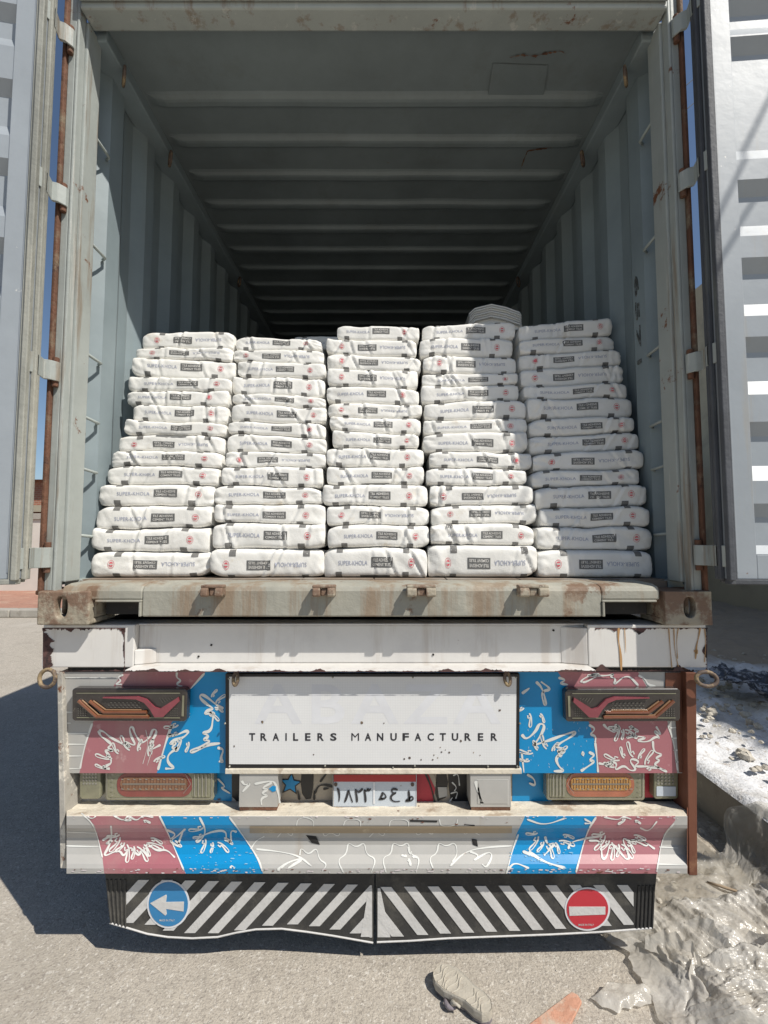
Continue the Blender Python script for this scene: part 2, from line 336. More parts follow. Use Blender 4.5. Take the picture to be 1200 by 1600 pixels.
# background right: low wall and building, and wall along the right side which shades the powder
b = MB(); b.box(2.2, 16, 7.6, 7.9, 0, 2.92); b.box(2.15, 16.05, 7.57, 7.93, 2.92, 3.04)
tag(b.build('rendered_wall', m_beige, bevel=.01), 'beige rendered wall standing behind the powdery ground right of the container', 'wall')
b = MB(); b.box(6.3, 6.6, -3.0, 7.55, .2, 6.5)
tag(b.build('side_wall', m_beige, bevel=.01), 'tall beige wall along the right side that shades the white powder', 'wall')
# background left
p = MB(); p.box(-30, -2.6, 7.15, 10.3, 0, .12); struct(p.build('pavement', m_paving))
k = MB()
for i in range(28): k.box(-30+i, -30+i+.985, 6.9, 7.14, 0, .15)
struct(k.build('far_kerb', m_concrete, bevel=.02))
wl = thing('boundary_wall', (-12, 11.5, 0), 'low white plastered wall behind the red pavement seen through the left gap', 'wall')
MB().box(-30, -3, 10.3, 10.5, .1, 2.0).build('wall', m_plaster, wl, bevel=.01)
MB().box(-30, -2.95, 10.25, 10.55, 2.0, 2.16).build('coping', m_concrete, wl, bevel=.01)
bl = thing('brick_house', (-14, 15, 0), 'red brick house beyond the low white wall on the left', 'house')
MB().box(-26, -4, 12.0, 19, 0, 3.25).build('wall', m_brick, bl)
MB().box(-26.2, -3.8, 11.85, 19.2, 2.3, 2.5).build('floor_band', m_beige, bl)
rf = MB(); rf.prism([(-26.3, 11.7, 3.26), (-26.3, 15.5, 3.6), (-26.3, 19.3, 3.26)], (22.6, 0, 0)); rf.build('roof', m_brick, bl)

# cables
def cable(p0, p1, sag, r, label):
    P = [Vector(p0).lerp(Vector(p1), t)+Vector((0, 0, -sag*4*t*(1-t))) for t in np.linspace(0, 1, 24)]
    return tag(MB().tube(P, r, n=6).build('overhead_cable', m_cable, smooth=True), label, 'cable', 'overhead cables')
def q(px, py, Yd=-.13): return at(px, py, Yd)+SUN*3.2
for (a, b_, lb) in (((1125, 345), (1200, 185), 'upper overhead cable whose shadow crosses the right door'), ((1130, 405), (1200, 290), 'lower overhead cable whose shadow crosses the right door')):
    A = q(*a); B = q(*b_); D = (B-A)
    cable(A-D*.6, A+D*22, .0, .008, lb)
for (a, lb) in ((124, 'upper of two thin far cables crossing the right sky gap'), (162, 'lower of two thin far cables crossing the right sky gap')):
    A = at(1079, a, 14); B = at(1087, a-7, 14); D = B-A
    cable(A-D*14, A+D*30, .1, .012, lb)

# ================================================================= CONTAINER
cont = thing('shipping_container', (0, 6, 1.3), 'open grey-green steel shipping container on the trailer, both doors swung out', 'container')
FZ = 1.315; CZ = 3.57; LEN = 12.0
hz = at(600, 12, 0).z                                   # underside of the header
# floor
fl = MB(); fl.box(-1.14, 1.14, .13, LEN, FZ-.06, FZ-.004)
for i in range(8): fl.box(-1.14+i*.285+.003, -1.14+(i+1)*.285-.003, .14, LEN-.01, FZ-.004, FZ)
fl.build('floor', mat('ply_floor', (.2, .15, .11), .85, [((.35, .32, .28), 5, .5, .2)], .2, 6), cont)
# side walls (corrugated)
def wall(sgn, name):
    prof = [(.125, .042), (.215, .042), (.25, 0), (.34, 0)]
    y = .34
    while y < LEN-.1:
        prof += [(y+.068, .036), (y+.138, .036), (y+.206, 0), (y+.278, 0)]; y += .278
    ys = np.array([p[0] for p in prof]); xs = np.array([p[1] for p in prof])
    zs = np.linspace(FZ-.02, CZ-.03, 14)
    P = np.zeros((len(ys), len(zs), 3)); P[:, :, 1] = ys[:, None]; P[:, :, 0] = sgn*(1.165+xs[:, None]+.003*fbm(ys[:, None]*2, zs[None, :]*2, 7)); P[:, :, 2] = zs[None, :]
    wm = MB().grid(P)
    if sgn > 0:
        v, f = text_fit('6571', .40, .028, -.01); wm.add([(1.1600, .305-b_, 2.44-a) for a, b_ in v], f, 1)
    o = wm.build(name, [m_contin, mat('stencil_grey', (.07, .075, .07), .6, [((.2, .22, .22), 40, .5, .05)])], cont); sm = o.modifiers.new('s', 'SOLIDIFY'); sm.thickness = .004; sm.offset = 1
    return o
wall(-1, 'side_wall'); wall(1, 'side_wall')
# stencilled code on the right wall
# roof with pressed ridges
xs = np.linspace(-1.16, 1.16, 60); ys = np.arange(.08, LEN, .0222/2)
Xr, Yr = np.meshgrid(xs, ys, indexing='ij')
ph = ((Yr-.40) % .222); rid = np.clip((.5-np.abs(ph/.222-.5)*1.0)*0, 0, 1)
d = np.minimum(ph, .222-ph); rid = np.clip((.036-d)/.018, 0, 1); rid[Yr < .3] = 0
endf = np.clip((1.085-np.abs(Xr))/.07, 0, 1); endf = endf*endf*(3-2*endf)
Zr = CZ-.021*rid*endf+.004*fbm(Xr*3, Yr*3, 41)
roof = MB().grid(np.dstack([Xr, Yr, Zr])).build('roof', m_roofshade, cont); sm = roof.modifiers.new('s', 'SOLIDIFY'); sm.thickness = .004; sm.offset = 1
# welded repair patch, rust marks
pt = MB(); pa = [at(764, 95, .3), at(855, 100, .3), at(850, 158, .3), at(764, 152, .3)]
def roofpt(px, py, dz=.006):
    return atz(px, py, CZ-dz)
pts = [roofpt(*q_) for q_ in ((770, 100), (856, 103), (848, 155), (762, 152))]
pt.prism(pts, (0, 0, .004)); pt.build('roof_patch', m_roofshade, cont)
for ln_, th_ in ((((796, 90), (815, 86), (835, 88), (850, 84), (862, 82), (876, 80), (884, 84)), 5), (((884, 228), (862, 230), (842, 233), (824, 236), (818, 250), (812, 268), (806, 282)), 4)):
    xs_ = np.interp(np.linspace(0, 1, 60), np.linspace(0, 1, len(ln_)), [q_[0] for q_ in ln_]); ys_ = np.interp(np.linspace(0, 1, 60), np.linspace(0, 1, len(ln_)), [q_[1] for q_ in ln_])
    w_ = .3+th_*np.clip(fbm(np.arange(60)*.35, np.zeros(60), int(th_)+60, 3)+.25, 0, 1); rr_ = MB()
    pa = [roofpt(a, b_-c_*.5, .0045) for a, b_, c_ in zip(xs_, ys_, w_)]; pb = [roofpt(a+c_*.4, b_+c_*.5, .0045) for a, b_, c_ in zip(xs_, ys_, w_)]
    rr_.add(pa+pb, [(i_, i_+1, 61+i_, 60+i_) for i_ in range(59)]); rr_.build('roof_rust', m_rust, cont)
# top side rails, lashing rings
for s in (-1, 1):
    MB().box(min(s*1.10, s*1.20), max(s*1.10, s*1.20), .10, LEN, CZ-.055, CZ+.03).build('top_rail', m_contin, cont, bevel=.006)
    for yy in (.2, .62, 1.75, 3.0, 4.4):
        c = Vector((s*1.085, yy, CZ-.10)); P = [c+Vector((s*.02*math.cos(a), .028*math.cos(a), .035*math.sin(a))) for a in np.linspace(0, 2*math.pi, 17)]
        MB().tube(P, .006, cap=False).build('lashing_ring', m_iron, cont, smooth=True)
    MB().box(min(s*1.13, s*1.20), max(s*1.13, s*1.20), .13, LEN, FZ-.16, FZ-.002).build('bottom_rail', m_cont, cont, bevel=.006)
MB().box(-1.16, 1.16, LEN, LEN+.05, FZ-.1, CZ).build('front_wall', m_contin, cont)
# header
hd = MB(); hd.box(-1.145, 1.145, 0, .085, hz, hz+.13); hd.box(-1.145, 1.145, -.018, -.001, hz+.02, hz+.12)
hd.build('door_header', m_post, cont, bevel=.008)
# corner posts
for s in (-1, 1):
    def bx(mb, xa, xb, y0, y1, z0, z1, m=0): mb.box(min(s*xa, s*xb), max(s*xa, s*xb), y0, y1, z0, z1, m)
    zt = hz+.12
    po = MB()
    bx(po, 1.191, 1.205, .0, .045, 1.27, zt, 1); bx(po, 1.162, 1.1909, .014, .07, 1.27, zt, 0)
    bx(po, 1.150, 1.1619, .012, .05, 1.27, zt, 0); bx(po, 1.140, 1.156, .0505, .132, FZ-.003, hz, 0); bx(po, 1.1561, 1.20, .0705, .13, FZ-.003, hz, 0)
    po.build('corner_post', [m_post, m_rust], cont, bevel=.004)
    # lashing bars
    pys = (225, 388, 558, 655, 735, 838) if s < 0 else (80, 200, 375, 545, 660, 730, 835)
    for py in pys:
        z = at(138 if s < 0 else 1040, py, .16).z
        lb = MB().tube([(s*1.152, .128, z+.004), (s*1.151, .20, z), (s*1.153, .226, z), (s*1.17, .238, z)], .006)
        lb.build('lashing_bar', m_cont, cont, smooth=True)
# sill
zst = at(600, 906, -.005).z; zsb = at(600, 964, 0).z
sl = MB()
prof = [(.15, FZ-.003), (.04, FZ-.006), (.008, FZ-.014), (0, FZ-.03), (0, zsb+.001), (.012, zsb), (.15, zsb+.03)]
def sillpart(x0, x1, pr): sl.prism([(x0, a, b_) for a, b_ in pr], (x1-x0, 0, 0))
xl = at(97, 908, 0).x; xr = at(1030, 908, 0).x
slotL = (at(150, 940, 0).x, at(222, 940, 0).x); slotR = (at(940, 940, 0).x, at(1025, 940, 0).x); zs_ = at(600, 937, 0).z
nsg = 48
for (a, b_) in ((slotL[1], slotR[0]),): sillpart(a, b_, prof)
proft = prof[:4]+[(0, zs_), (.15, zs_)]
sillpart(xl, slotL[1]-.0005, proft); sillpart(slotR[0]+.0005, xr, proft)
so = sl.build('door_sill', m_sill, cont, bevel=.005)
# slot frames
for (a, b_) in (slotL, slotR):
    fr = MB(); inner = b_ if a < 0 else a; sg = 1 if a < 0 else -1
    fr.box(a, b_, -.006, .05, zs_-.008, zs_-.0005); fr.box(min(inner-sg*.001, inner-sg*.009), max(inner-sg*.001, inner-sg*.009), -.006, .05, zsb+.002, zs_-.009)
    fr.build('slot_frame', m_sill, cont, bevel=.002)
    MB().box(a, b_, .06, .14, zsb, zs_-.01).build('slot_back', m_dark, cont)
# cross member behind, underside
MB().box(-1.12, 1.12, .14, LEN, FZ-.13, FZ-.062).build('underframe', m_dark, cont)
# cam keepers
for (a, b_) in ((313, 347), (488, 523), (636, 681), (812, 858)):
    P = at((a+b_)/2, 918, -.035); x0 = at(a, 920, -.04).x; x1 = at(b_, 920, -.04).x; z1 = P.z
    ck = MB(); wq = (x1-x0)
    for xa in (x0, x1-wq*.34):
        ck.prism([(xa, .002, z1+.002), (xa, -.030, z1+.002), (xa, -.044, z1-.006), (xa, -.046, z1-.028), (xa, -.032, z1-.034), (xa, -.024, z1-.026), (xa, .002, z1-.036)], (wq*.34, 0, 0))
    ck.box(x0-.002, x1+.002, -.036, -.002, z1-.003, z1+.008)
    ck.box(x0+wq*.36, x1-wq*.36, -.03, -.001, z1-.03, z1-.005)
    ck.build('cam_keeper', m_cast, cont, bevel=.004)
# corner castings
def hole_plate(mb, x0, x1, z0, z1, cx, cz, rx, rz, y0, y1, m=0, n=32):
    out = []; inn = []
    for k_ in range(n):
        a = 2*math.pi*(k_+.5)/n; c_, s_ = math.cos(a), math.sin(a)
        t = min(((x1-cx) if c_ > 0 else (cx-x0))/max(abs(c_), 1e-6), ((z1-cz) if s_ > 0 else (cz-z0))/max(abs(s_), 1e-6))
        out.append((cx+c_*t, cz+s_*t)); e = 2.6
        rr2 = 1/((abs(c_)/rx)**e+(abs(s_)/rz)**e)**(1/e); inn.append((cx+c_*rr2, cz+s_*rr2))
    # snap the nearest ring points to the corners
    for (qx, qz) in ((x0, z0), (x1, z0), (x0, z1), (x1, z1)):
        i = min(range(n), key=lambda j: (out[j][0]-qx)**2+(out[j][1]-qz)**2); out[i] = (qx, qz)
    vs = [(a, y0, b_) for a, b_ in out]+[(a, y0, b_) for a, b_ in inn]+[(a, y1, b_) for a, b_ in out]+[(a, y1, b_) for a, b_ in inn]
    fs = []
    for i in range(n):
        j = (i+1) % n
        fs += [(i, j, n+j, n+i), (2*n+i, 3*n+i, 3*n+j, 2*n+j), (i, 2*n+i, 2*n+j, j), (n+i, n+j, 3*n+j, 3*n+i)]
    mb.add(vs, fs, m)
for s in (-1, 1):
    cs = MB()
    pxs = (57, 139, 95, 10) if s < 0 else (1040, 1113, 1078, 12)
    x0 = at(pxs[0], 950, -.012).x; x1 = at(pxs[1], 950, -.012).x; z0 = at(600, 977, -.012).z; z1 = at(600, 924, -.012).z
    cx = at(pxs[2], 946, -.012).x
    hole_plate(cs, x0, x1, z0, z1, cx, (z0+z1)/2+.003, .0215, .037, -.012, .022)
    cs.box(x0, x1, .0221, .15, z1-.02, z1); cs.box(x0, x1, .0221, .15, z0, z0+.02)
    if s < 0: cs.box(x1-.02, x1, .0221, .15, z0+.0201, z1-.0201); hole_plate_side = x0
    else: cs.box(x0, x0+.02, .0221, .15, z0+.0201, z1-.0201)
    so = x0 if s < 0 else x1-.02
    cs.box(so, so+.02, .0221, .05, z0+.0201, z1-.0201); cs.box(so, so+.02, .11, .15, z0+.0201, z1-.0201)
    cs.box(x0+.021, x1-.021, .1501, .156, z0, z1) if s > 0 else None
    cs.build('corner_casting', m_cast, cont, bevel=.007, seg=3)
    MB().box(min(s*1.15, s*1.215), max(s*1.15, s*1.215), 0.005, .14, z1+.001, 1.2705).build('post_foot', m_rust, cont, bevel=.004)
    MB().box(min(s*1.05, s*1.219), max(s*1.05, s*1.219), -.01, .16, hz+.131, hz+.25).build('corner_casting', m_cast, cont, bevel=.008)

# doors
def make_door(s, phi, ribs, gmat):
    O = Vector((s*(1.197), -.055, 0)); d_ = Vector((s*math.sin(phi), -math.cos(phi), 0)); n_ = Vector((-s*math.cos(phi), -math.sin(phi), 0))
    def W(u, t, z): return O+d_*u+n_*t+Vector((0, 0, z))
    zb = at(600+s*560, 905, -.12).z; ztp = hz+.06; Wd = 1.155; T = .052
    def wb(mb, u0, u1, t0, t1, z0, z1, m=0):
        v = [W(u, t, z) for z in (z0, z1) for (u, t) in ((u0, t0), (u1, t0), (u1, t1), (u0, t1))]
        mb.add(v, [(0, 3, 2, 1), (4, 5, 6, 7), (0, 1, 5, 4), (1, 2, 6, 5), (2, 3, 7, 6), (3, 0, 4, 7)], m)
    root = MB(); stw = .095
    wb(root, 0, stw, 0, T, zb, ztp); wb(root, Wd-stw, Wd, 0, T, zb, ztp); wb(root, stw+.0005, Wd-stw-.0005, 0, T, zb, zb+.08); wb(root, stw+.0005, Wd-stw-.0005, 0, T, ztp-.08, ztp)
    wb(root, .028, .034, T, T+.003, zb+.02, ztp-.02)
    do = root.build('door', m_door, cont, bevel=.004)
    # corrugated skin, ribs run horizontally
    pr = [(zb+.081, T-.006)]
    for (za, zc_) in sorted(ribs):
        h_ = zc_-za
        pr += [(za, T-.006), (za+.055, .017), (zc_-.045, .017), (zc_, T-.006)]
    pr += [(ztp-.081, T-.006)]
    pr = [p_ for p_ in pr if zb+.08 < p_[0] < ztp-.08]
    us = np.linspace(stw, Wd-stw, 12); P = np.zeros((len(pr), len(us), 3))
    for i, (z_, t_) in enumerate(pr):
        for j, u_ in enumerate(us): P[i, j] = W(u_, t_, z_)
    sk = MB().grid(P).build('corrugated_skin', m_door, do); sm = sk.modifiers.new('s', 'SOLIDIFY'); sm.thickness = .003; sm.offset = 0
    # gasket: double lip round the edge
    gk = MB(); 
    for (u0, u1, t0, t1) in ((-.012, -.001, .004, .020), (-.016, -.001, .026, .040), (-.006, .012, T+.0005, T+.022), (.015, .026, T+.0005, T+.010)):
        wb(gk, u0, u1, t0, t1, zb-.004, ztp)
    wb(gk, .0, Wd, .01, .022, zb-.014, zb-.001); wb(gk, 0, Wd, .034, T+.012, zb-.018, zb-.001)
    wb(gk, 0, Wd, .03, T+.012, ztp+.001, ztp+.016); wb(gk, Wd+.001, Wd+.016, .004, T+.012, zb-.004, ztp)
    gk.build('gasket', gmat, do, bevel=.003)
    # hinges
    for py in ((38, 292, 573, 872) if s < 0 else (20, 268, 560, 868)):
        z = at(600+s*490, py, -.05).z
        hg = MB()
        pts = [Vector((s*1.160, .008, 0)), Vector((s*1.176, -.014, 0)), Vector((s*1.196, -.022, 0)), W(-.014, .018, 0), W(.0, .046, 0)]
        th = Vector((0, -.012, 0))
        hh = .036
        for a, b_ in zip(pts[:-1], pts[1:]):
            v = [a+Vector((0, 0, z-hh)), b_+Vector((0, 0, z-hh)), b_+Vector((0, 0, z+hh)), a+Vector((0, 0, z+hh))]
            hg.prism(v, th)
        hg.tube([(s*1.176, .004, z-.055), (s*1.176, .004, z+.055)], .011, 1, 12)
        hg.build('hinge', [m_post, m_rust], do, bevel=.003)
    # locking rods on the outer face with handles
    for u in (.35, .88):
        rod = MB(); rod.tube([W(u, -.035, zb-.03), W(u, -.035, ztp+.02)], .017, 0, 12)
        for z in (zb+.15, zb+.75, zb+1.4, ztp-.15): wb(rod, u-.045, u+.045, -.052, -.001, z-.03, z+.03)
        rod.tube([W(u, -.045, zb+.62), W(u+.28, -.05, zb+.60)], .012)
        rod.build('locking_rod', m_cont, do, bevel=.002)
    return do
def zr(py, s=1): return at(1190, py, -.1).z
ribsR = [(zr(60), zr(0)), (zr(253), zr(62)), (zr(372), zr(284)), (zr(496), zr(405)), (zr(618), zr(528)), (zr(752), zr(660)), (zr(878), zr(787))]
ribsL = [(zr(b_+14), zr(a+14)) for a, b_ in ((2, 68), (118, 205), (240, 330), (362, 455), (486, 580), (612, 706), (740, 832))]
make_door(1, R(86), ribsR, m_gskshade); make_door(-1, R(80), ribsL, m_gsklit)

# ================================================================= TRAILER
tr = thing('semi_trailer', (0, 6, 0), 'white semi-trailer rear with painted red and blue panels, lamps and striped flap, under the container', 'trailer')
def pz(py, Y): return at(600, py, Y).z
YB = .0
# rear cross beam (channel) with end blocks
bt = pz(980, YB); bb = pz(1050, YB-.01); xl = at(66, 1010, .045).x; xr = at(1106, 1010, .04).x
xa = at(196, 1010, YB-.01).x; xb = at(930, 1010, YB-.01).x
bm_ = MB()
bm_.box(xa+.0005, xb-.0005, .075, .083, bb+.008, bt-.008)
bm_.box(xa+.0005, xb-.0005, -.012, .16, bb, bb+.0075); bm_.box(xa+.0005, xb-.0005, .07, .16, bt-.0075, bt)
bm_.box(xl, xa, .045, .16, bb, bt)
bm_.box(xb, xr, .045, .16, bb, bt)
# tapered gussets beside the blocks
bm_.prism([(xa+.001, .046, bb+.008), (xa+.07, .074, bb+.008), (xa+.001, .074, bb+.008)], (0, 0, (bt-bb)*.35))
bm_.prism([(xb-.001, .046, bb+.008), (xb-.09, .074, bb+.008), (xb-.001, .074, bb+.008)], (0, 0, bt-bb-.02))
bm_.build('rear_beam', m_white, tr, bevel=.004)
# peeling rust fringe: irregular strips along beam top and block edges
rf = MB(); fr = lambda a, b_: at(a, b_, .0435)
def fringe(x0, x1, y0, amp, seed, up=True, surfY=.0435, n=160, m=0):
    xs_ = np.linspace(x0, x1, n); e = amp*(.12+1.5*np.clip(fbm(xs_*.05, xs_*0, seed, 2)+.0, 0, 1)+.5*np.clip(fbm(xs_*.5, xs_*0, seed+9, 4), 0, 1))
    a = [at(x, y0, surfY) for x in xs_]; b2 = [at(x, y0+(e[i] if up else -e[i]), surfY) for i, x in enumerate(xs_)]
    rf.add(a+b2, [(i, i+1, n+i+1, n+i) for i in range(n-1)], m)
fringe(66, 196, 981, 9, 3); fringe(930, 1106, 981, 7, 4); fringe(66, 196, 1049, 4, 5, False); fringe(930, 1106, 1049, 8, 6, False)
fringe(196, 930, 1050, 4, 7, False, surfY=-.0135, n=900)
def vfringe(x0, y0, y1, amp, seed, sgn=1, n=120):
    ys_ = np.linspace(y0, y1, n); e = amp*(.1+1.2*np.clip(fbm(ys_*.06, ys_*0, seed, 2)+.1, 0, 1)+.5*np.clip(fbm(ys_*.5, ys_*0, seed+9, 4), 0, 1))
    a = [fr(x0, y) for y in ys_]; b2 = [fr(x0+sgn*e[i], y) for i, y in enumerate(ys_)]
    rf.add(a+b2, [(i, i+1, n+i+1, n+i) for i in range(n-1)], 0)
vfringe(67, 981, 1049, 14, 8); vfringe(195, 981, 1049, 4, 9, -1); vfringe(1105, 981, 1049, 6, 10, -1)
for P_, wd in (([(967, 981), (966, 1000), (970, 1020), (971, 1048)], 2.4), ([(1045, 981), (1047, 1010), (1050, 1044)], 1.3), ([(1053, 981), (1054, 1015), (1060, 1042)], 1.2), ([(1060, 981), (1057, 1000), (1059, 1030)], 1.1), ([(1094, 981), (1092, 995), (1088, 1010), (1087, 1030)], 1.8), ([(1101, 982), (1103, 1000), (1101, 1035)], 1.3), ([(976, 981), (978, 1020)], 1), ([(1087, 1015), (1089, 1022)], 4)):
    rf.ribbon(P_, wd, lambda a, b_: at(a, b_, .0425), 1)
rf.build('rust_stains', [mat('rust_flake', (.09, .045, .04), .85, [((.03, .02, .02), 20, .5, .1)], .3), mat('rust_drip', (.42, .24, .10), .7, [((.6, .5, .36), 40, .6, .1)], .15)], tr)
for (px, py) in ((330, 1008), (865, 985), (677, 1023), (310, 1026)): MB().lathe([(0, .004), (.002, .004)], at(px, py, .072), 'y', 12).build('bolt_hole', m_dark, tr)

# painted rear panel -------------------------------------------------
YP = .06
BL = {1050: (97, 193, 321, 600), 1075: (97, 175, 298, 600), 1129: (98, 145, 268, 600), 1166: (98, 134, 256, 600), 1208: (99, 124, 245, 600)}
BR = {1050: (600, 872, 997, 1070), 1067: (600, 882, 1007, 1070), 1128: (600, 920, 1043, 1070), 1165: (600, 932, 1052, 1070), 1208: (600, 936, 1058, 1070)}
def bands(mb, B, mats_, surf, nsub=6):
    ys_ = sorted(B)
    for i in range(len(mats_)):
        P = np.array([[surf(B[y][i]+(B[y][i+1]-B[y][i])*t, y) for t in np.linspace(0, 1, nsub)] for y in ys_])
        mb.grid(P, mats_[i])
PS = lambda a, b_: at(a, b_, YP)
pn = MB(); bands(pn, BL, (0, 1, 2), PS); bands(pn, BR, (2, 1, 0), PS)
# back of the panel, and its folded lower lip
pn.box(at(99, 1200, YP).x, at(1069, 1200, YP).x, YP+.002, YP+.012, pz(1207, YP), bb-.002, 3)
PL = lambda a, b_: at(a, b_, YP-.0012)
def cv(pts, ox, oy, sc): return [(ox+a/sc, oy+b_/sc) for a, b_ in pts]
for s_, wd in (
    ([(275, 435), (285, 470), (330, 500), (365, 530), (330, 550), (380, 575), (310, 560), (345, 600), (365, 650), (330, 670), (295, 690), (350, 690)], 3),
    ([(275, 435), (310, 440), (350, 480), (430, 520), (490, 560), (440, 500), (530, 545), (490, 470), (480, 415), (505, 410), (515, 450), (545, 500), (570, 520), (620, 480), (635, 425), (665, 430), (655, 470), (600, 550), (650, 520), (615, 570), (690, 530)], 2.6),
    ([(735, 470), (800, 465), (860, 435), (880, 445), (840, 485), (770, 500), (745, 530), (800, 510), (755, 560), (820, 545), (740, 590), (735, 650), (790, 690), (720, 690)], 3.2),
    ([(1110, 290), (1060, 260), (1000, 210), (960, 190), (950, 215), (1000, 260), (1050, 290), (1000, 300), (980, 330), (1050, 310), (1040, 350), (1030, 440), (960, 450), (1020, 470), (970, 500), (1030, 500), (970, 545), (900, 560), (890, 580), (930, 575), (1000, 530), (1090, 520)], 3.2),
    ([(1070, 550), (1115, 560), (1090, 620), (1110, 650), (1080, 640)], 3), ([(800, 45), (795, 80), (830, 100), (790, 125), (835, 140)], 2.4), ([(440, 60), (400, 80), (430, 100), (380, 130), (430, 125)], 2),
    ([(985, 50), (890, 155)], 2.2), ([(765, 395), (722, 520), (672, 700)], 3), ([(233, 385), (180, 540), (150, 692)], 2.2), ([(590, 430), (610, 520), (570, 660)], .7), ([(640, 540), (600, 670)], .7),
    ([(35, 80), (400, 82)], 1.2), ([(35, 312), (100, 312)], 1.6), ([(35, 385), (90, 385)], 1.6), ([(35, 455), (210, 455)], 1.8), ([(35, 527), (188, 527)], 1.8), ([(35, 605), (165, 605)], 1.8), ([(35, 690), (152, 690)], 1.6)):
    pn.ribbon(cv(s_, 90, 1040, 4.286), wd, PL, 4)
for s_, wd in (
    ([(430, 105), (440, 85), (500, 55), (560, 50), (470, 100), (440, 105)], 2.2), ([(470, 60), (590, 65), (640, 50), (610, 70), (650, 80), (635, 125), (720, 50), (790, 125)], 2.4), ([(790, 60), (830, 80), (850, 120), (900, 130)], 2.4),
    ([(62, 175), (110, 140)], 3), ([(150, 100), (190, 140), (215, 240), (200, 245), (180, 160), (250, 150), (180, 100)], 3), ([(290, 75), (340, 90), (295, 110), (350, 120)], 2.6),
    ([(60, 430), (90, 465), (150, 410), (170, 360), (205, 370), (190, 420), (150, 480), (130, 500), (190, 480), (240, 465), (330, 430), (400, 410), (380, 440), (290, 490), (275, 510), (340, 520), (270, 540), (350, 530), (270, 570), (290, 630), (330, 660), (260, 660)], 3.2),
    ([(430, 660), (460, 640), (520, 600), (480, 590), (520, 560), (480, 540)], 3), ([(435, 545), (450, 550), (440, 562)], 4),
    ([(540, 610), (590, 620), (640, 580), (600, 640), (570, 610), (660, 600), (640, 660), (700, 620), (740, 660), (780, 650), (735, 600), (750, 580), (800, 600), (760, 630), (830, 630), (900, 630), (970, 665)], 2.4),
    ([(880, 470), (885, 540), (945, 555), (890, 580), (930, 590), (880, 620), (960, 655)], 2.4), ([(570, 365), (600, 400), (650, 420), (620, 380), (680, 410), (660, 370)], 2.6),
    ([(740, 375), (790, 420), (700, 455), (770, 440), (850, 450), (770, 470), (850, 480), (900, 440), (930, 460), (880, 400), (940, 440), (900, 380)], 2.4), ([(480, 370), (525, 395), (485, 430), (525, 440), (520, 480)], 2.6),
    ([(60, 540), (75, 670)], 2), ([(520, 480), (530, 560), (538, 668)], 2.4), ([(975, 370), (1010, 470), (1035, 655)], 2), ([(1000, 455), (1070, 450)], 1.6), ([(1010, 530), (1080, 525)], 1.6), ([(1020, 600), (1075, 605)], 1.6), ([(980, 390), (1050, 385)], 1.4), ([(1055, 390), (1065, 500), (1055, 650)], 1.4)):
    pn.ribbon(cv(s_, 800, 1040, 4), wd, PL, 4)
for i in range(34):
    a = (RNG.uniform(815, 868) if i % 2 else RNG.uniform(873, 925), RNG.uniform(1110, 1200)); pn.ribbon([a, (a[0]+RNG.uniform(-1, 1), a[1]+RNG.uniform(1.5, 4))], 1.1, PL, 4, smooth=0)
def petal(mb, cx, cy, ang, ln, surf, m, wd=1.9):
    a = R(ang); c_, s_ = math.cos(a), math.sin(a)
    q_ = [(-.25, .18), (0, 0), (.45, -.10), (.9, -.14), (1.05, 0), (.9, .12), (.4, .06), (.05, .10), (.3, .26), (-.05, .30)]
    mb.ribbon([(cx+ln*(u*c_-v_*s_), cy+ln*(u*s_+v_*c_)) for u, v_ in q_], wd, surf, m, smooth=2, taper=False)
def burst(mb, cx, cy, rad, n, surf, m, a0, a1, ln, box):
    for i in range(n):
        a = a0+(a1-a0)*i/max(n-1, 1); x_ = cx+rad*math.cos(R(a)); y_ = cy+rad*math.sin(R(a))*.9
        if box[0] < x_ < box[2] and box[1] < y_ < box[3]:
            petal(mb, x_, y_, a+(-12 if i % 2 else 14), ln*(1 if i % 2 else .72), surf, m)
for (cx, cy, rad, n, a0, a1, ln, bx_) in ((206, 1208, 44, 8, 190, 350, 21, (133, 1150, 243, 1203)), (985, 1206, 30, 7, 195, 345, 20, (940, 1150, 1040, 1203)), (975, 1132, 12, 5, 20, 160, 18, (935, 1133, 1040, 1165)), (300, 1140, 26, 6, 100, 250, 18, (262, 1100, 345, 1200)), (322, 1100, 18, 4, -60, 60, 16, (280, 1060, 345, 1190)), (850, 1190, 26, 6, 180, 330, 18, (820, 1120, 915, 1200)), (836, 1100, 22, 4, 60, 200, 17, (816, 1060, 870, 1190))):
    burst(pn, cx, cy, rad, n, PL, 4, a0, a1, ln, bx_)
pn.build('painted_panel', [m_grey, m_red, m_blue, m_dark, m_line], tr)
# strip under the sign, scuffed cream
MB().box(at(352, 1205, .035).x, at(815, 1205, .035).x, .032, YP-.002, pz(1209, .035), pz(1201, .035)).build('sign_ledge', m_creamdust, tr, bevel=.002)

# side plates
sp = MB(); x0 = at(88, 1200, -.03).x
sp.prism([at(89, 1051, .045), at(97, 1051, .045), at(103, 1357, .02), at(94, 1357, .02)], (0, .09, 0))
sp.build('side_plate', mat('scuffed_plate', (.36, .34, .30), .7, [((.6, .56, .48), 14, .52, .06), (RUST, 12, .6, .05)], .15, 8, .3, 30), tr, bevel=.002)['label'] = 'scuffed cream left side plate'
sp = MB(); sp.prism([at(1072, 1051, .03), at(1088, 1051, .03), at(1090, 1368, .03), at(1077, 1368, .03)], (0, .2, 0))
sp.build('side_plate', m_maroon, tr, bevel=.002)['label'] = 'rust brown right side plate'
MB().prism([at(1040, 1051, .056), at(1071, 1051, .056), at(1071, 1207, .056), at(1062, 1207, .056), at(1056, 1120, .056), at(1040, 1072, .056)], (0, .003, 0)).build('rust_patch', m_maroon, tr)

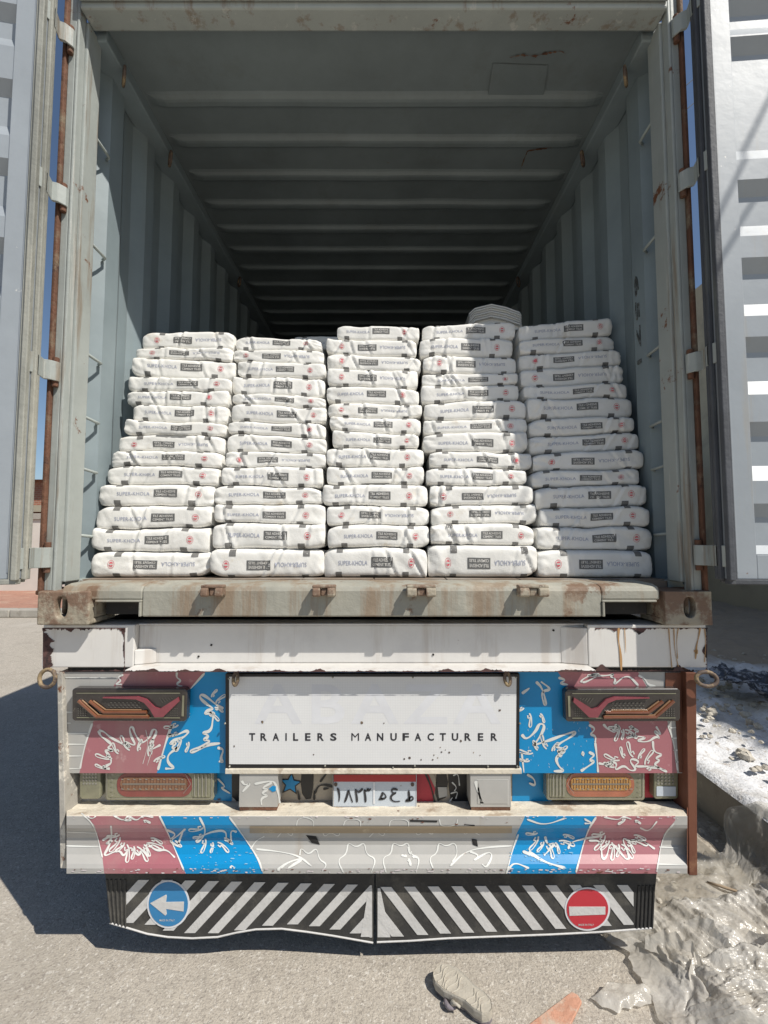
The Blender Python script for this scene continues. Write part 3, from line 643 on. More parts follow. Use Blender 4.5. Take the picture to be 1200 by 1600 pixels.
# recessed lamp band, ledge and bumper -------------------------------
YR = .115
rc = MB(); RS = lambda a, b_: at(a, b_, YR)
zrt = pz(1200, YR)
def rpoly(pts, m, dy=0): rc.pxpoly(pts, YR-dy, .0015, m)
rpoly([(99, 1205), (372, 1205), (372, 1262), (99, 1262)], 0); 
rc.box(at(99, 1230, YR).x, at(1071, 1230, YR).x, YR+.0025, YR+.01, pz(1265, YR), bb-.02, 4)
rpoly([(334, 1205), (362, 1205), (362, 1252), (334, 1250)], 2, .002); rpoly([(362.5, 1205), (374, 1205), (374, 1262), (368, 1250), (362.5, 1245)], 3, .002)
rpoly([(372.5, 1205), (800, 1205), (800, 1262), (372.5, 1262)], 5); rpoly([(800.5, 1205), (862, 1205), (862, 1262), (800.5, 1262)], 2)
rpoly([(862.5, 1205), (1071, 1205), (1071, 1262), (862.5, 1262)], 3); rpoly([(1006, 1205), (1022, 1205), (1022, 1246), (1006, 1246)], 1, .002)
# graffiti: star and blobs
def star(cx, cy, r1, r2, rot=0.1): return [(cx+(r1 if i % 2 == 0 else r2)*math.sin(i*math.pi/5+rot), cy-(r1 if i % 2 == 0 else r2)*math.cos(i*math.pi/5+rot)) for i in range(10)]
rpoly(star(454, 1225, 19, 9), 3, .002); rpoly(star(454, 1225, 15, 7), 2, .0037)
rpoly([(471, 1208), (490, 1208), (489, 1232), (486, 1248), (478, 1249), (472, 1240), (470, 1225)], 3, .002)
rpoly([(490.5, 1208), (520, 1208), (520, 1250), (492, 1250), (490.5, 1232)], 5, .002)
for s_ in ([(500, 1222), (512, 1206)], [(492, 1240), (497, 1228), (508, 1226), (520, 1230)], [(505, 1233), (514, 1232)], [(491, 1250), (491, 1235)], [(468, 1250), (465, 1235)]): rc.ribbon(s_, 2.4, lambda a, b_: at(a, b_, YR-.005), 3)
rpoly([(650, 1207), (668, 1207), (680, 1232), (676, 1256), (650, 1256)], 1, .002)
rpoly([(668.5, 1207), (676, 1207), (683, 1222), (680, 1231)], 5, .002); rc.ribbon([(664, 1206), (674, 1230), (680, 1256)], 2.4, lambda a, b_: at(a, b_, YR-.005), 3)
rpoly([(682, 1208), (697, 1207), (700, 1222), (697, 1246), (684, 1252), (680, 1240)], 3, .002); rpoly([(684, 1230), (698, 1230), (699, 1244), (686, 1247)], 0, .0037)
rpoly([(700, 1206), (733, 1206), (733, 1256), (714, 1254), (704, 1250), (701, 1230)], 3, .002)
for s_ in ([(704, 1240), (716, 1236), (712, 1248)], [(706, 1222), (714, 1230), (710, 1236)], [(708, 1212), (716, 1208), (718, 1228)], [(702, 1253), (707, 1246)]): rc.ribbon(s_, 1.5, lambda a, b_: at(a, b_, YR-.005), 6)
rc.ribbon(cv([(250, 90), (285, 110), (290, 145), (260, 130)], 740, 1180, 3), 2.5, lambda a, b_: at(a, b_, YR-.005), 6)
rc.ribbon(cv([(840, 110), (880, 150), (850, 150), (900, 180)], 60, 1180, 3), 2, lambda a, b_: at(a, b_, YR-.005), 6)
rc.build('lamp_recess', [m_grey, m_redrec, m_blue, m_black, m_dark, mat('beige_paint', (.38, .33, .26), .7, [((.2, .15, .1), 20, .6, .1)], .1), m_line], tr)

# bumper profile: (photo row, Y)
prof = [(1252, .113), (1263, .062), (1274, -.012), (1276, -.018), (1289, -.018), (1294, -.014), (1300, .004), (1309, .016), (1320, .016), (1335, .004), (1350, -.018), (1357, -.024), (1365, -.024)]
def bY(py):
    for (a, ya), (b_, yb) in zip(prof[:-1], prof[1:]):
        if py <= b_: return ya+(yb-ya)*max(0, (py-a))/(b_-a)
    return prof[-1][1]
def BS(a, b_): return at(a, b_, bY(b_))
def BSL(a, b_): return at(a, b_, bY(b_)-.0016)
rowsB = [1275, 1276, 1282, 1289, 1294, 1300, 1304, 1309, 1314, 1320, 1328, 1335, 1343, 1350, 1357, 1361, 1365]
def ip(pts, y): return float(np.interp(y, [p_[0] for p_ in pts], [p_[1] for p_ in pts]))
c1 = [(1268, 127), (1290, 148), (1340, 160), (1365, 163)]; c2 = [(1272, 248), (1303, 263), (1357, 287), (1365, 290)]; c3 = [(1275, 358), (1297, 373), (1340, 403), (1365, 411)]
c4 = [(1277, 820), (1303, 807), (1363, 792)]; c5 = [(1273, 933), (1300, 917), (1363, 900)]; c6 = [(1283, 1055), (1303, 1037), (1360, 1027)]
Bb = {}
for y in rowsB:
    Bb[y] = (104, ip(c1, y), ip(c2, y), ip(c3, y), ip(c4, y), ip(c5, y), ip(c6, y), 1074 - max(0, 0))
bp = MB(); bands(bp, Bb, (0, 1, 2, 0, 2, 1, 0), BS, 14)
# top ledge
ledge = {y: (104, 1072) for y in (1252, 1255, 1259, 1263, 1268, 1274, 1275)}
ys_ = sorted(ledge); P = np.array([[Vector(BS(x, y))+Vector((0, 0, .004*float(fbm(x*.05, y*.3, 12)) if 1252 < y < 1274 else 0)) for x in np.linspace(104, 1073, 120)] for y in ys_]); bp.grid(P, 3)
bp.add([at(104, 1365, -.024), at(1074, 1365, -.024), at(1074, 1365, -.024)+Vector((0, .035, .003)), at(104, 1365, -.024)+Vector((0, .035, .003))], [(0, 1, 2, 3)], 0)
# tan band in the middle recess
bp.grid(np.array([[BSL(x, y) for x in np.linspace(390, 800, 40)] for y in (1291, 1294, 1298, 1302)]), 5)
for s_, wd in (
    ([(300, 400), (350, 370), (330, 430), (300, 480), (380, 440), (400, 480), (430, 420), (470, 480), (490, 430), (520, 490), (500, 400), (550, 450), (600, 440), (640, 480)], 2.4), ([(600, 350), (650, 370), (610, 400), (660, 430)], 2.4),
    ([(690, 345), (650, 380), (620, 400)], 2), ([(755, 290), (790, 360), (750, 410), (735, 400), (800, 360), (880, 350), (880, 400), (905, 410), (900, 350), (930, 360)], 2.4), ([(350, 280), (400, 310), (420, 280), (460, 310), (490, 280), (540, 290)], 2),
    ([(340, 330), (345, 390), (310, 420), (350, 400)], 2), ([(640, 400), (680, 430), (650, 430), (680, 350)], 2), ([(130, 425), (290, 430)], 1.6), ([(130, 360), (280, 365)], 1.2), ([(200, 270), (265, 330), (300, 480)], 1.8), ([(565, 280), (610, 370), (682, 540)], 2), ([(895, 290), (940, 350), (1030, 480), (1050, 545)], 2),
    ([(230, 285), (250, 300), (270, 285)], 1.6), ([(995, 440), (1020, 400), (1060, 380)], 1.4), ([(900, 530), (905, 515), (920, 530)], 2)):
    bp.ribbon(cv(s_, 60, 1180, 3), wd, BSL, 6)
for s_, wd in (
    ([(205, 470), (210, 430), (245, 470), (285, 430), (295, 490), (335, 510), (310, 545)], 1.5), ([(410, 550), (380, 490), (425, 465), (430, 405), (470, 435), (510, 405), (515, 465), (565, 485), (540, 550)], 1.5),
    ([(610, 550), (590, 480), (635, 465), (640, 405), (680, 430), (715, 405), (722, 465), (770, 480), (750, 550)], 1.5), ([(830, 530), (810, 480), (850, 460), (855, 405), (890, 430), (935, 405), (945, 465), (920, 500)], 1.5),
    ([(0, 440), (100, 450), (200, 470), (260, 520)], 2), ([(910, 520), (980, 450), (1090, 430), (1200, 425)], 2), ([(190, 330), (195, 300), (235, 290), (270, 305), (270, 335)], 1.2), ([(410, 330), (420, 300), (490, 300), (490, 335)], 1.2), ([(625, 335), (630, 300), (715, 300), (715, 340)], 1.2),
    ([(100, 385), (130, 350), (170, 385), (175, 345), (310, 350), (320, 385), (350, 360), (390, 385), (395, 345), (530, 350)], 1.1), ([(530, 385), (560, 355), (600, 385), (605, 345), (745, 345), (755, 380), (790, 355), (830, 375), (835, 345), (970, 345), (975, 375), (1010, 355), (1050, 375)], 1.1),
    ([(100, 540), (150, 500), (230, 480), (150, 530)], 3), ([(1000, 450), (1050, 470), (1010, 500), (1090, 450), (1110, 470), (1080, 530), (1060, 510)], 2.2), ([(860, 300), (865, 335), (940, 330), (945, 300)], 1.2)):
    bp.ribbon(cv(s_, 400, 1180, 3), wd, BSL, 6)
for s_, wd in (
    ([(230, 450), (300, 480), (240, 440), (330, 500), (400, 520), (430, 530)], 3.2), ([(160, 540), (190, 500), (260, 530)], 2.4), ([(335, 380), (345, 420), (385, 410), (350, 450), (330, 470)], 2.6), ([(445, 440), (450, 410), (520, 390), (600, 380)], 2.4),
    ([(540, 400), (600, 400), (600, 490), (625, 480), (640, 400), (700, 470), (715, 490), (735, 480), (690, 380), (740, 410), (780, 390), (850, 440)], 2.4), ([(780, 340), (820, 360), (860, 310)], 1.8), ([(250, 300), (330, 330), (430, 295)], 2), ([(520, 300), (560, 320), (520, 320)], 2),
    ([(210, 370), (180, 450), (155, 555)], 2), ([(575, 290), (530, 360), (480, 550)], 2.2), ([(940, 320), (885, 380), (860, 540)], 1.8), ([(870, 430), (960, 435)], 1.5), ([(860, 510), (1000, 515)], 1.5), ([(610, 290), (680, 305), (700, 285), (740, 300)], 1.6)):
    bp.ribbon(cv(s_, 740, 1180, 3), wd, BSL, 6)
for (cx, cy, rad, n, a0, a1, ln, bx_) in ((212, 1300, 30, 9, 20, 165, 22, (160, 1300, 275, 1345)), (215, 1280, 12, 5, 10, 170, 12, (140, 1277, 255, 1288)), (335, 1300, 22, 6, 30, 190, 18, (290, 1290, 385, 1345)), (968, 1298, 28, 9, 15, 165, 22, (915, 1300, 1030, 1345)), (860, 1300, 24, 7, 10, 170, 20, (815, 1290, 905, 1345)), (985, 1279, 10, 4, 20, 160, 11, (930, 1277, 1040, 1287)), (640, 1338, 6, 4, 0, 270, 9, (600, 1325, 690, 1350))):
    burst(bp, cx, cy, rad, n, BSL, 6, a0, a1, ln, bx_)
# tears and chips
for poly in (((478, 1305), (494, 1307), (500, 1320), (487, 1317)), ((737, 1311), (745, 1312), (747, 1323), (739, 1320)), ((640, 1281), (684, 1282), (683, 1285), (641, 1284)), ((725, 1288), (742, 1289), (740, 1297), (727, 1296))):
    bp.add([BSL(a, b_) for a, b_ in poly], [tuple(range(len(poly)))], 4)
def scuff(x0, x1, y0, y1, n, m, smin=.6, smax=3):
    for _ in range(n):
        a = RNG.uniform(x0, x1); c_ = RNG.uniform(y0, y1); r_ = RNG.uniform(smin, smax); kx = RNG.uniform(1, 2.4)
        pp = [(a+r_*kx*math.cos(t)*RNG.uniform(.6, 1.1), c_+r_*.6*math.sin(t)*RNG.uniform(.6, 1.1)) for t in np.linspace(0, 2*math.pi, 8)[:-1]]
        bp.add([at(x_, y_, bY(y_)-.0021) for x_, y_ in pp], [tuple(range(len(pp)))], m)
scuff(110, 1065, 1357, 1364, 150, 7, .5, 2.4); scuff(110, 1065, 1357, 1364, 40, 8, .5, 2); scuff(290, 410, 1322, 1362, 46, 9, .4, 2); scuff(795, 900, 1325, 1362, 34, 9, .4, 2); scuff(110, 1065, 1275, 1279, 70, 7, .4, 1.6); scuff(380, 800, 1277, 1288, 16, 8, .5, 2.2); scuff(330, 800, 1248, 1270, 16, 8, .5, 2.6)
bp.build('bumper', [m_grey, m_red, m_blue, m_creamdust, m_dark, m_tan, m_line, mat('chipped_white', (.62, .56, .56), .7), m_maroon, mat('rubbed_blue', (.2, .42, .58), .6)], tr)
MB().prism([at(1073.5, 1274, -.01), at(1073.5, 1365, -.022), at(1073.5, 1365, .04), at(1073.5, 1240, .11)], (.003, 0, 0)).build('bumper_end', m_maroon, tr)

# grey bolted blocks
for (a, b_, c_, d2) in ((374, 434, 1209, 1266), (735, 798, 1209, 1266)):
    bk = MB(); z0 = pz(d2, .04); z1 = pz(c_-3, .04); x0 = at(a, 1240, .04).x; x1 = at(b_, 1240, .04).x
    bk.box(x0, x1, .038, YR-.004, z0+.012, z1, 0); bk.box(x0+.002, x1-.002, .039, YR-.004, z0, z0+.0115, 1)
    o = bk
    if a < 500:
        for s_ in ([(70, 100), (90, 130), (130, 110), (75, 170)], [(150, 120), (250, 100), (280, 110), (300, 180), (310, 240)], [(260, 110), (190, 150), (240, 150), (190, 180), (240, 190), (190, 210), (195, 250)]): o.ribbon(cv(s_, 360, 1195, 4), 2.6, lambda u, v_: at(u, v_, .0365), 2)
        o.pxpoly(cv([(240, 150), (262, 132), (285, 135), (283, 165), (262, 170)], 360, 1195, 4), .036, .001, 3)
    else:
        o.ribbon(cv([(1030, 120), (1045, 180), (1060, 230)], 400, 1180, 3), 4, lambda u, v_: at(u, v_, .0365), 2)
        o.pxpoly([(746, 1219), (793, 1219), (793, 1256), (746, 1256)], .0365, .001, 0); o.ribbon([(745, 1218), (794, 1218), (794, 1257)], 1.2, lambda u, v_: at(u, v_, .0355), 2, smooth=0)
    o.build('mounting_block', [m_grey, m_rust, m_line, m_blue], tr, bevel=.002)

# sign board
sg = MB(); sg.pxpoly([(352, 1053), (812, 1053), (812, 1203), (352, 1203)], .038, .02, 0)
sgo = sg.build('sign_board', m_black, tr, bevel=.002)
fa = MB(); fa.pxpoly([(358, 1057.5), (807, 1057.5), (806, 1195), (358, 1194)], .036, .0015, 0)
YF = .0352; FS = lambda a, b_: at(a, b_, YF)
def sign_txt(txt, cx, cy, w_, h_, m, bold=.01, spacing=1.0, Y=YF, mb=fa):
    v, f = text_fit(txt, w_, h_, bold, spacing); mb.add([at(cx+a, cy-b_, Y) for a, b_ in v], f, m)
sign_txt('ABAZA', 590, 1100, 385, 62, 1, .02, 1.25, .0356)
letters = [('T', 394), ('R', 412), ('A', 431), ('I', 447), ('L', 462), ('E', 481), ('R', 501), ('S', 521), ('M', 555), ('A', 575), ('N', 594), ('U', 615), ('F', 634), ('A', 653), ('C', 673), ('T', 692), ('U', 711), ('R', 731), ('E', 751), ('R', 772)]
for ch, x in letters: sign_txt(ch, x, 1151.5, {'I': 2.2, 'M': 12, 'L': 8, 'E': 8.5, 'T': 9.5}.get(ch, 10), 12, 2, 0 if ch == 'M' else .03)
for i in range(5): pass
for (a, b_) in ((690, 1175), (696, 1172), (678, 1180), (640, 1184), (632, 1186), (658, 1187), (702, 1176), (740, 1176), (750, 1180), (684, 1184), (676, 1187), (688, 1168), (565, 1129), (600, 1130), (720, 1158), (781, 1110), (410, 1128), (366, 1166), (490, 1179)):
    r_ = RNG.uniform(.8, 2.3); fa.add([at(a+r_*math.cos(t)*RNG.uniform(.5, 1.3), b_+r_*math.sin(t)*RNG.uniform(.6, 1.3), .0348) for t in np.linspace(0, 2*math.pi, 9)[:-1]], [tuple(range(8))], 3)
def sheet_mat():
    m = m_sign; t = m.node_tree; N = t.nodes; L = t.links; p = N['Principled BSDF']
    tc = N.new('ShaderNodeTexCoord'); mp = N.new('ShaderNodeMapping'); mp.inputs['Scale'].default_value = (110, 110, 110); L.new(tc.outputs['Object'], mp.inputs[0])
    sx = N.new('ShaderNodeSeparateXYZ'); L.new(mp.outputs[0], sx.inputs[0]); out = []
    for c_ in 'XZ':
        fr_ = N.new('ShaderNodeMath'); fr_.operation = 'FRACT'; L.new(sx.outputs[c_], fr_.inputs[0])
        cp = N.new('ShaderNodeMath'); cp.operation = 'GREATER_THAN'; cp.inputs[1].default_value = .8; L.new(fr_.outputs[0], cp.inputs[0]); out.append(cp)
    mx = N.new('ShaderNodeMath'); mx.operation = 'MAXIMUM'; L.new(out[0].outputs[0], mx.inputs[0]); L.new(out[1].outputs[0], mx.inputs[1])
    ml = N.new('ShaderNodeMath'); ml.operation = 'MULTIPLY'; ml.inputs[1].default_value = .13; L.new(mx.outputs[0], ml.inputs[0])
    src = p.inputs['Base Color'].links[0].from_socket; mi = N.new('ShaderNodeMix'); mi.data_type = 'RGBA'; L.new(ml.outputs[0], mi.inputs['Factor']); L.new(src, mi.inputs[6]); mi.inputs[7].default_value = (.42, .42, .42, 1); L.new(mi.outputs[2], p.inputs['Base Color'])
sheet_mat()
fa.build('sign_face', [m_sign, m_ghost, m_ink, m_iron], sgo)
for (a, b_) in ((358, 1060), (520, 1058), (645, 1058), (806, 1058), (812, 1130), (352, 1130), (508, 1196), (614, 1199), (648, 1196), (762, 1197), (808, 1197), (359, 1197)):
    MB().lathe([(0, .0035), (-.004, .0035), (-.006, .002)], at(a, b_, .0375), 'y', 10).build('rivet', m_lampgrey, sgo)
# shackle rings
def ring(c, rx, rz, r, tilt, label=None):
    P = [c+Vector((rx*math.cos(a), tilt*rz*math.sin(a)-.004*math.cos(a), rz*math.sin(a))) for a in np.linspace(0, 2*math.pi, 21)]
    return MB().tube(P, r, cap=False).build('lashing_ring', m_iron, tr, smooth=True)
ring(at(368, 1061, .015), .009, .020, .006, .3); ring(at(793, 1061, .015), .009, .020, .006, .3)
ring(at(74, 1060, 0), .031, .03, .007, .1); ring(at(1104, 1061, 0), .034, .024, .007, .15)

# upper lamps
def lamp(mirror):
    ox, oy, sc = 90, 1040, 4.286
    def X(pts):
        q_ = cv(pts, ox, oy, sc)
        return [(1175.5-a, b_+.5) for a, b_ in q_][::-1] if mirror else q_
    Yf = .028
    hs = MB(); hs.pxpoly(X([(95, 165), (110, 152), (850, 155), (868, 175), (862, 365), (845, 375), (110, 372), (95, 355)]), Yf, YP-Yf-.001, 0)
    ho = hs.build('tail_lamp', m_smoke, tr, bevel=.004, seg=3)
    ln = MB(); ln.pxpoly(X([(120, 180), (825, 182), (832, 200), (830, 340), (815, 355), (135, 352), (118, 335)]), Yf-.0015, .0012, 0)
    S = lambda a, b_: at(a, b_, Yf-.004)
    def rb_(pts, wd, m, dy=.003):
        S2 = lambda a, b_: at(a, b_, Yf-dy)
        pp = X(pts); ln.ribbon(pp, wd, S2, m, smooth=1, taper=False)
    for yy in range(245, 285, 16):
        for i in range(8): cx = 330+i*27+(yy % 32); c_ = X([(cx, yy), (cx+12, yy), (cx+16, yy+7), (cx+4, yy+7)]); ln.pxpoly(c_, Yf-.0035, .001, 3)
    for yy in range(285, 340, 15):
        for i in range(4):
            for bx_ in (135,): c_ = X([(bx_+i*16, yy), (bx_+8+i*16, yy), (bx_+8+i*16, yy+7), (bx_+i*16, yy+7)]); ln.pxpoly(c_, Yf-.0035, .001, 3)
            c_ = X([(755+i*14, yy), (762+i*14, yy), (762+i*14, yy+6), (755+i*14, yy+6)]); ln.pxpoly(c_, Yf-.0035, .001, 3)
    for i in range(5): rb_([(680+i*20, 215), (705+i*16, 250-i*7)], 1.0, 3, .0038)
    # amber tubes
    def tb(pts, r_, m):
        pp = [at(a, b_, Yf-.006) for a, b_ in X(pts)]; ln.tube(pp, r_, m, 8)
    tb([(140, 235), (262, 342), (612, 345)], .0062, 1); tb([(165, 232), (275, 330), (605, 333)], .0026, 5)
    tb([(215, 238), (312, 312), (598, 312)], .0062, 1); tb([(240, 236), (322, 296), (560, 297)], .0026, 5)
    ln.prism([at(a, b_, Yf-.004) for a, b_ in X([(310, 208), (540, 203), (600, 222), (655, 275), (690, 285), (812, 208), (818, 238), (712, 340), (655, 342), (625, 290), (585, 245), (530, 222), (310, 214)])], (0, -.007, 0), 2)
    rb_([(125, 185), (820, 185)], 1.2, 4); rb_([(128, 348), (820, 350)], 1.2, 4); rb_([(842, 200), (838, 340)], 3, 4)
    ln.build('lens_elements', [m_smoke, m_amber, m_pinklens, mat('dark_reflector', (.16, .155, .14), .25, metal=.6), m_lampclear, mat('bronze_strip', (.26, .15, .08), .3)], ho)
lamp(False); lamp(True)
# lower lamps
def rrect(x0, y0, x1, y1, r, n=5):
    o = []
    for cx, cy, a0 in ((x1-r, y0+r, -90), (x1-r, y1-r, 0), (x0+r, y1-r, 90), (x0+r, y0+r, 180)):
        for i in range(n+1): a = R(a0+90*i/n); o.append((cx+r*math.cos(a), cy+r*math.sin(a)))
    return o
def lamp2(x0, x1, mirror, lens):
    Yf = .075; mx = lambda x: (x0+x1-x) if mirror else x
    ho = MB().pxpoly(rrect(x0, 1203, x1, 1251, 5), Yf, .038, 0).build('marker_lamp', m_lampclear, tr, bevel=.004, seg=3)
    ln = MB(); wd = x1-x0
    a, b_ = sorted((mx(x0+wd*.11), mx(x0+wd*.80))); ln.pxpoly(rrect(a, 1208, b_, 1245, 16), Yf-.002, .0015, 0)
    a, b_ = sorted((mx(x0+wd*.14), mx(x0+wd*.76))); ln.pxpoly(rrect(a, 1215, b_, 1235, 9), Yf-.0045, .0015, 1)
    a, b_ = sorted((mx(x0+wd*.80), mx(x0+wd*.97))); ln.pxpoly(rrect(a, 1209, b_, 1246, 4), Yf-.002, .0015, 2)
    S = lambda u, v_: at(u, v_, Yf-.006)
    for yy in (1217.5, 1232.5):
        for i in range(11): xx = mx(x0+wd*(.15+.055*i)); ln.ribbon([(xx, yy), (xx+3.5, yy+.6)], 1.3, S, 3, smooth=0, taper=False)
    for i in range(22): xx = mx(x0+wd*(.165+.028*i)); ln.ribbon([(xx, 1217), (xx, 1233)], .9, lambda u, v_: at(u, v_, Yf-.0052), 4, smooth=0, taper=False)
    for yy_ in (1224.5, 1226): ln.ribbon([(mx(x0+wd*.16), yy_), (mx(x0+wd*.74), yy_)], .8, lambda u, v_: at(u, v_, Yf-.0056), 3, smooth=0, taper=False)
    for i in range(4): xx = mx(x0+wd*(.825+.035*i)); ln.ribbon([(xx, 1211), (xx, 1244)], 1.5, S, 3, smooth=0, taper=False)
    for i in range(5): xx = mx(x0+wd*.06); ln.ribbon([(xx, 1210+i*8), (xx+2, 1211+i*8)], 1.5, S, 3, smooth=0, taper=False)
    ln.ribbon([(mx(x0+wd*.74), 1210), (mx(x0+wd*.79), 1225), (mx(x0+wd*.72), 1240)], 1.2, S, 3, smooth=0)
    rr3 = rrect(x0+3, 1206, x1-3, 1248, 4); ln.ribbon(rr3+[rr3[0]], 1.0, lambda u, v_: at(u, v_, Yf-.003), 3, smooth=0, taper=False)
    ln.build('lens_elements', [lens, mat('gold_strip', (.42, .22, .06) if mirror else (.22, .11, .06), .2, [], .25, 60, .4, 90, coat=.6), m_lampclear, m_lampgrey, mat('lens_groove', (.12, .05, .03), .3)], ho)
lamp2(164, 334, False, m_redlens); lamp2(854, 1008, True, m_orlens)
for (x0, x1) in ((124, 157), (1022, 1060)):
    ho = MB().pxpoly(rrect(x0, 1203, x1, 1249, 5), .08, .033, 0).build('reversing_lamp', m_lampclear, tr, bevel=.004)
    ln = MB()
    for i in range(5):
        for j in range(4): ln.pxpoly(rrect(x0+5+i*(x1-x0-9)/5, 1208+j*5, x0+5+i*(x1-x0-9)/5+3, 1211+j*5, 1, 2), .078, .0015, 0)
    if x0 > 600: ln.pxpoly(rrect(x0+4, 1229, x1-4, 1244, 1, 2), .078, .0012, 1)
    ln.build('lens_elements', [m_lampgrey, m_plate], ho)
# licence plate
pl = MB(); Yq = YR-.042; pl.pxpoly(rrect(520, 1209, 651, 1262, 2, 3), Yq, .004, 0); pl.pxpoly([(521, 1210), (650, 1210), (650, 1221.5), (521, 1221.5)], Yq-.001, .0008, 1)
Sq = lambda a, b_: at(a, b_, Yq-.002)
pl.ribbon([(584.5, 1222), (584.5, 1256)], 2.6, Sq, 2, smooth=0, taper=False)
for s_, wd in (([(668, 145), (678, 165), (682, 200), (678, 232)], 2.3), ([(714, 236), (730, 195), (738, 152), (748, 190), (764, 236)], 2.3), ([(792, 236), (790, 200), (783, 168), (780, 150), (796, 172), (812, 166), (828, 148)], 2.3), ([(845, 236), (844, 200), (836, 152), (846, 166), (856, 162), (858, 150), (866, 164), (878, 148)], 2.3),
               ([(925, 216), (950, 214), (975, 206), (968, 186), (948, 170), (950, 190), (936, 204), (955, 214)], 2.2), ([(1046, 158), (1020, 148), (1005, 162), (1018, 176), (1040, 174), (1010, 186), (1000, 212), (1022, 232), (1062, 228)], 2.3), ([(1114, 160), (1118, 200), (1120, 226)], 2.3), ([(1094, 226), (1118, 212), (1132, 196), (1144, 206), (1140, 222), (1094, 228)], 2.3)):
    pl.ribbon(cv(s_, 360, 1195, 4), wd, Sq, 3, smooth=2)
for a in (524.5, 644.5): pl.pxpoly(rrect(a-2.6, 1223, a+2.6, 1229, 2.5, 3), Yq-.003, .002, 4)
pl.ribbon([(521, 1210), (650, 1210), (650, 1261), (521, 1261), (521, 1210)], .8, Sq, 4, smooth=0, taper=False)
pl.build('licence_plate', [m_plate, m_platered, m_ghost, m_ink, m_iron], tr)

# mud flaps
YM = .025
def flap(pts, stripes, ribs, border, roundel, nm):
    mb = MB(); mb.pxpoly(pts, YM, .012, 0); S = lambda a, b_: at(a, b_, YM-.0015)
    for i_, s_ in enumerate(stripes): mb.pxpoly(s_, YM-.002-.0004*(i_ >= 12), .0012, 1)
    for a, b_ in ribs: mb.tube([at(a[0], a[1], YM-.001), at(b_[0], b_[1], YM-.001)], .0035, 0, 6)
    mb.tube([at(a, b_, YM-.001) for a, b_ in border], .003, 1, 6)
    o = mb.build('mud_flap', [m_rubber, m_flapwhite], tr); return o
def clip(poly, half):                                            # Sutherland-Hodgman against half-planes (a,b,c): ax+by<=c
    for (a, b_, c_) in half:
        out = []
        for i in range(len(poly)):
            P_, Q_ = poly[i], poly[(i+1) % len(poly)]; dp = a*P_[0]+b_*P_[1]-c_; dq = a*Q_[0]+b_*Q_[1]-c_
            if dp <= 0: out.append(P_)
            if dp*dq < 0: t = dp/(dp-dq); out.append((P_[0]+t*(Q_[0]-P_[0]), P_[1]+t*(Q_[1]-P_[1])))
        poly = out
        if len(poly) < 3: return None
    return poly
botL = [(172, 1442), (200, 1450), (230, 1459), (262, 1464), (300, 1466), (340, 1464), (370, 1457), (400, 1452), (440, 1451), (480, 1456), (520, 1462), (560, 1469), (583, 1473)]
botR = [(589, 1472), (640, 1470), (700, 1466), (780, 1463), (860, 1460), (940, 1456), (1018, 1450)]
def bl_(x): return float(np.interp(x, [p_[0] for p_ in botL], [p_[1] for p_ in botL]))-7
def br_(x): return float(np.interp(x, [p_[0] for p_ in botR], [p_[1] for p_ in botR]))-7
def cut(poly, x0, x1, y0, fb):
    p_ = clip(poly, [(-1, 0, -x0), (1, 0, x1), (0, -1, -y0)])
    if not p_: return None
    cxm = sum(q_[0] for q_ in p_)/len(p_); lo = min(q_[0] for q_ in p_); hi = max(q_[0] for q_ in p_)
    # bottom follows the flap edge: clip by the chord of the edge under this stripe
    xm = [q_[0] for q_ in p_ if q_[1] > 1440]; xx = (sum(xm)/len(xm)) if xm else cxm
    return clip(p_, [(0, 1, fb(xx))])
strL = []
for i in range(13):
    xt = 216+i*37; pl_ = [(xt, 1375), (xt+17, 1375), (xt+17-92, 1475), (xt-92, 1475)]
    c_ = cut(pl_, 197, 581, 1374+ (xt-216)*.025, bl_)
    if c_: strL.append(c_)
c_ = cut([(576, 1388), (582, 1388), (582, 1474), (562, 1474)], 197, 581.5, 1388, bl_); strL.append(c_)
strR = []
for i in range(13):
    xt = 592+i*37.2; pl_ = [(xt, 1383), (xt+17, 1383), (xt+17+71, 1475), (xt+71, 1475)]
    c_ = cut(pl_, 590, 990, 1386-(xt-592)*.010, br_)
    if c_: strR.append(c_)
c_ = cut([(590, 1388), (594, 1388), (612, 1474), (590, 1474)], 590, 700, 1388, br_); strR.append(c_)
c_ = cut([(550, 1383), (569, 1383), (640, 1475), (621, 1475)], 590, 990, 1396, br_); strR.append(c_) if c_ else None
fl1 = flap([(163, 1355)]+botL+[(585, 1355)], strL, [((167+i*7.2, 1374), (174+i*5.6, 1442+i*1.8)) for i in range(5)], botL, None, 'l')
fl2 = flap([(587, 1355)]+botR+[(1027, 1355)], strR, [((998+i*6, 1383), (995+i*6, 1450)) for i in range(5)], botR, None, 'r')
def disc(mb, cx, cy, rx, ry, Y, m, th=.001, n=40): mb.pxpoly([(cx+rx*math.cos(a), cy+ry*math.sin(a)) for a in np.linspace(0, 2*math.pi, n, endpoint=False)], Y, th, m)
rd = MB(); disc(rd, 263, 1413, 33.5, 37.5, YM-.0032, 0, .0011); disc(rd, 263, 1413, 30.5, 34.5, YM-.0045, 1, .0011)
rd.pxpoly(cv([(468, 355), (680, 240), (690, 260), (680, 340), (920, 335), (915, 465), (680, 430), (690, 500), (670, 520)], 180, 1370, 8.57), YM-.0058, .0011, 2)
sign_txt('MADE IN ITALY', 261, 1438, 24, 3.0, 2, .01, 1.0, YM-.0052, rd)
rd.build('direction_sticker', [m_ghost, m_rbblue, m_flapwhite], fl1)
rd = MB(); disc(rd, 918, 1420.5, 35.5, 34, YM-.0032, 0, .0011); disc(rd, 918, 1420.5, 32.5, 31, YM-.0045, 1, .0011)
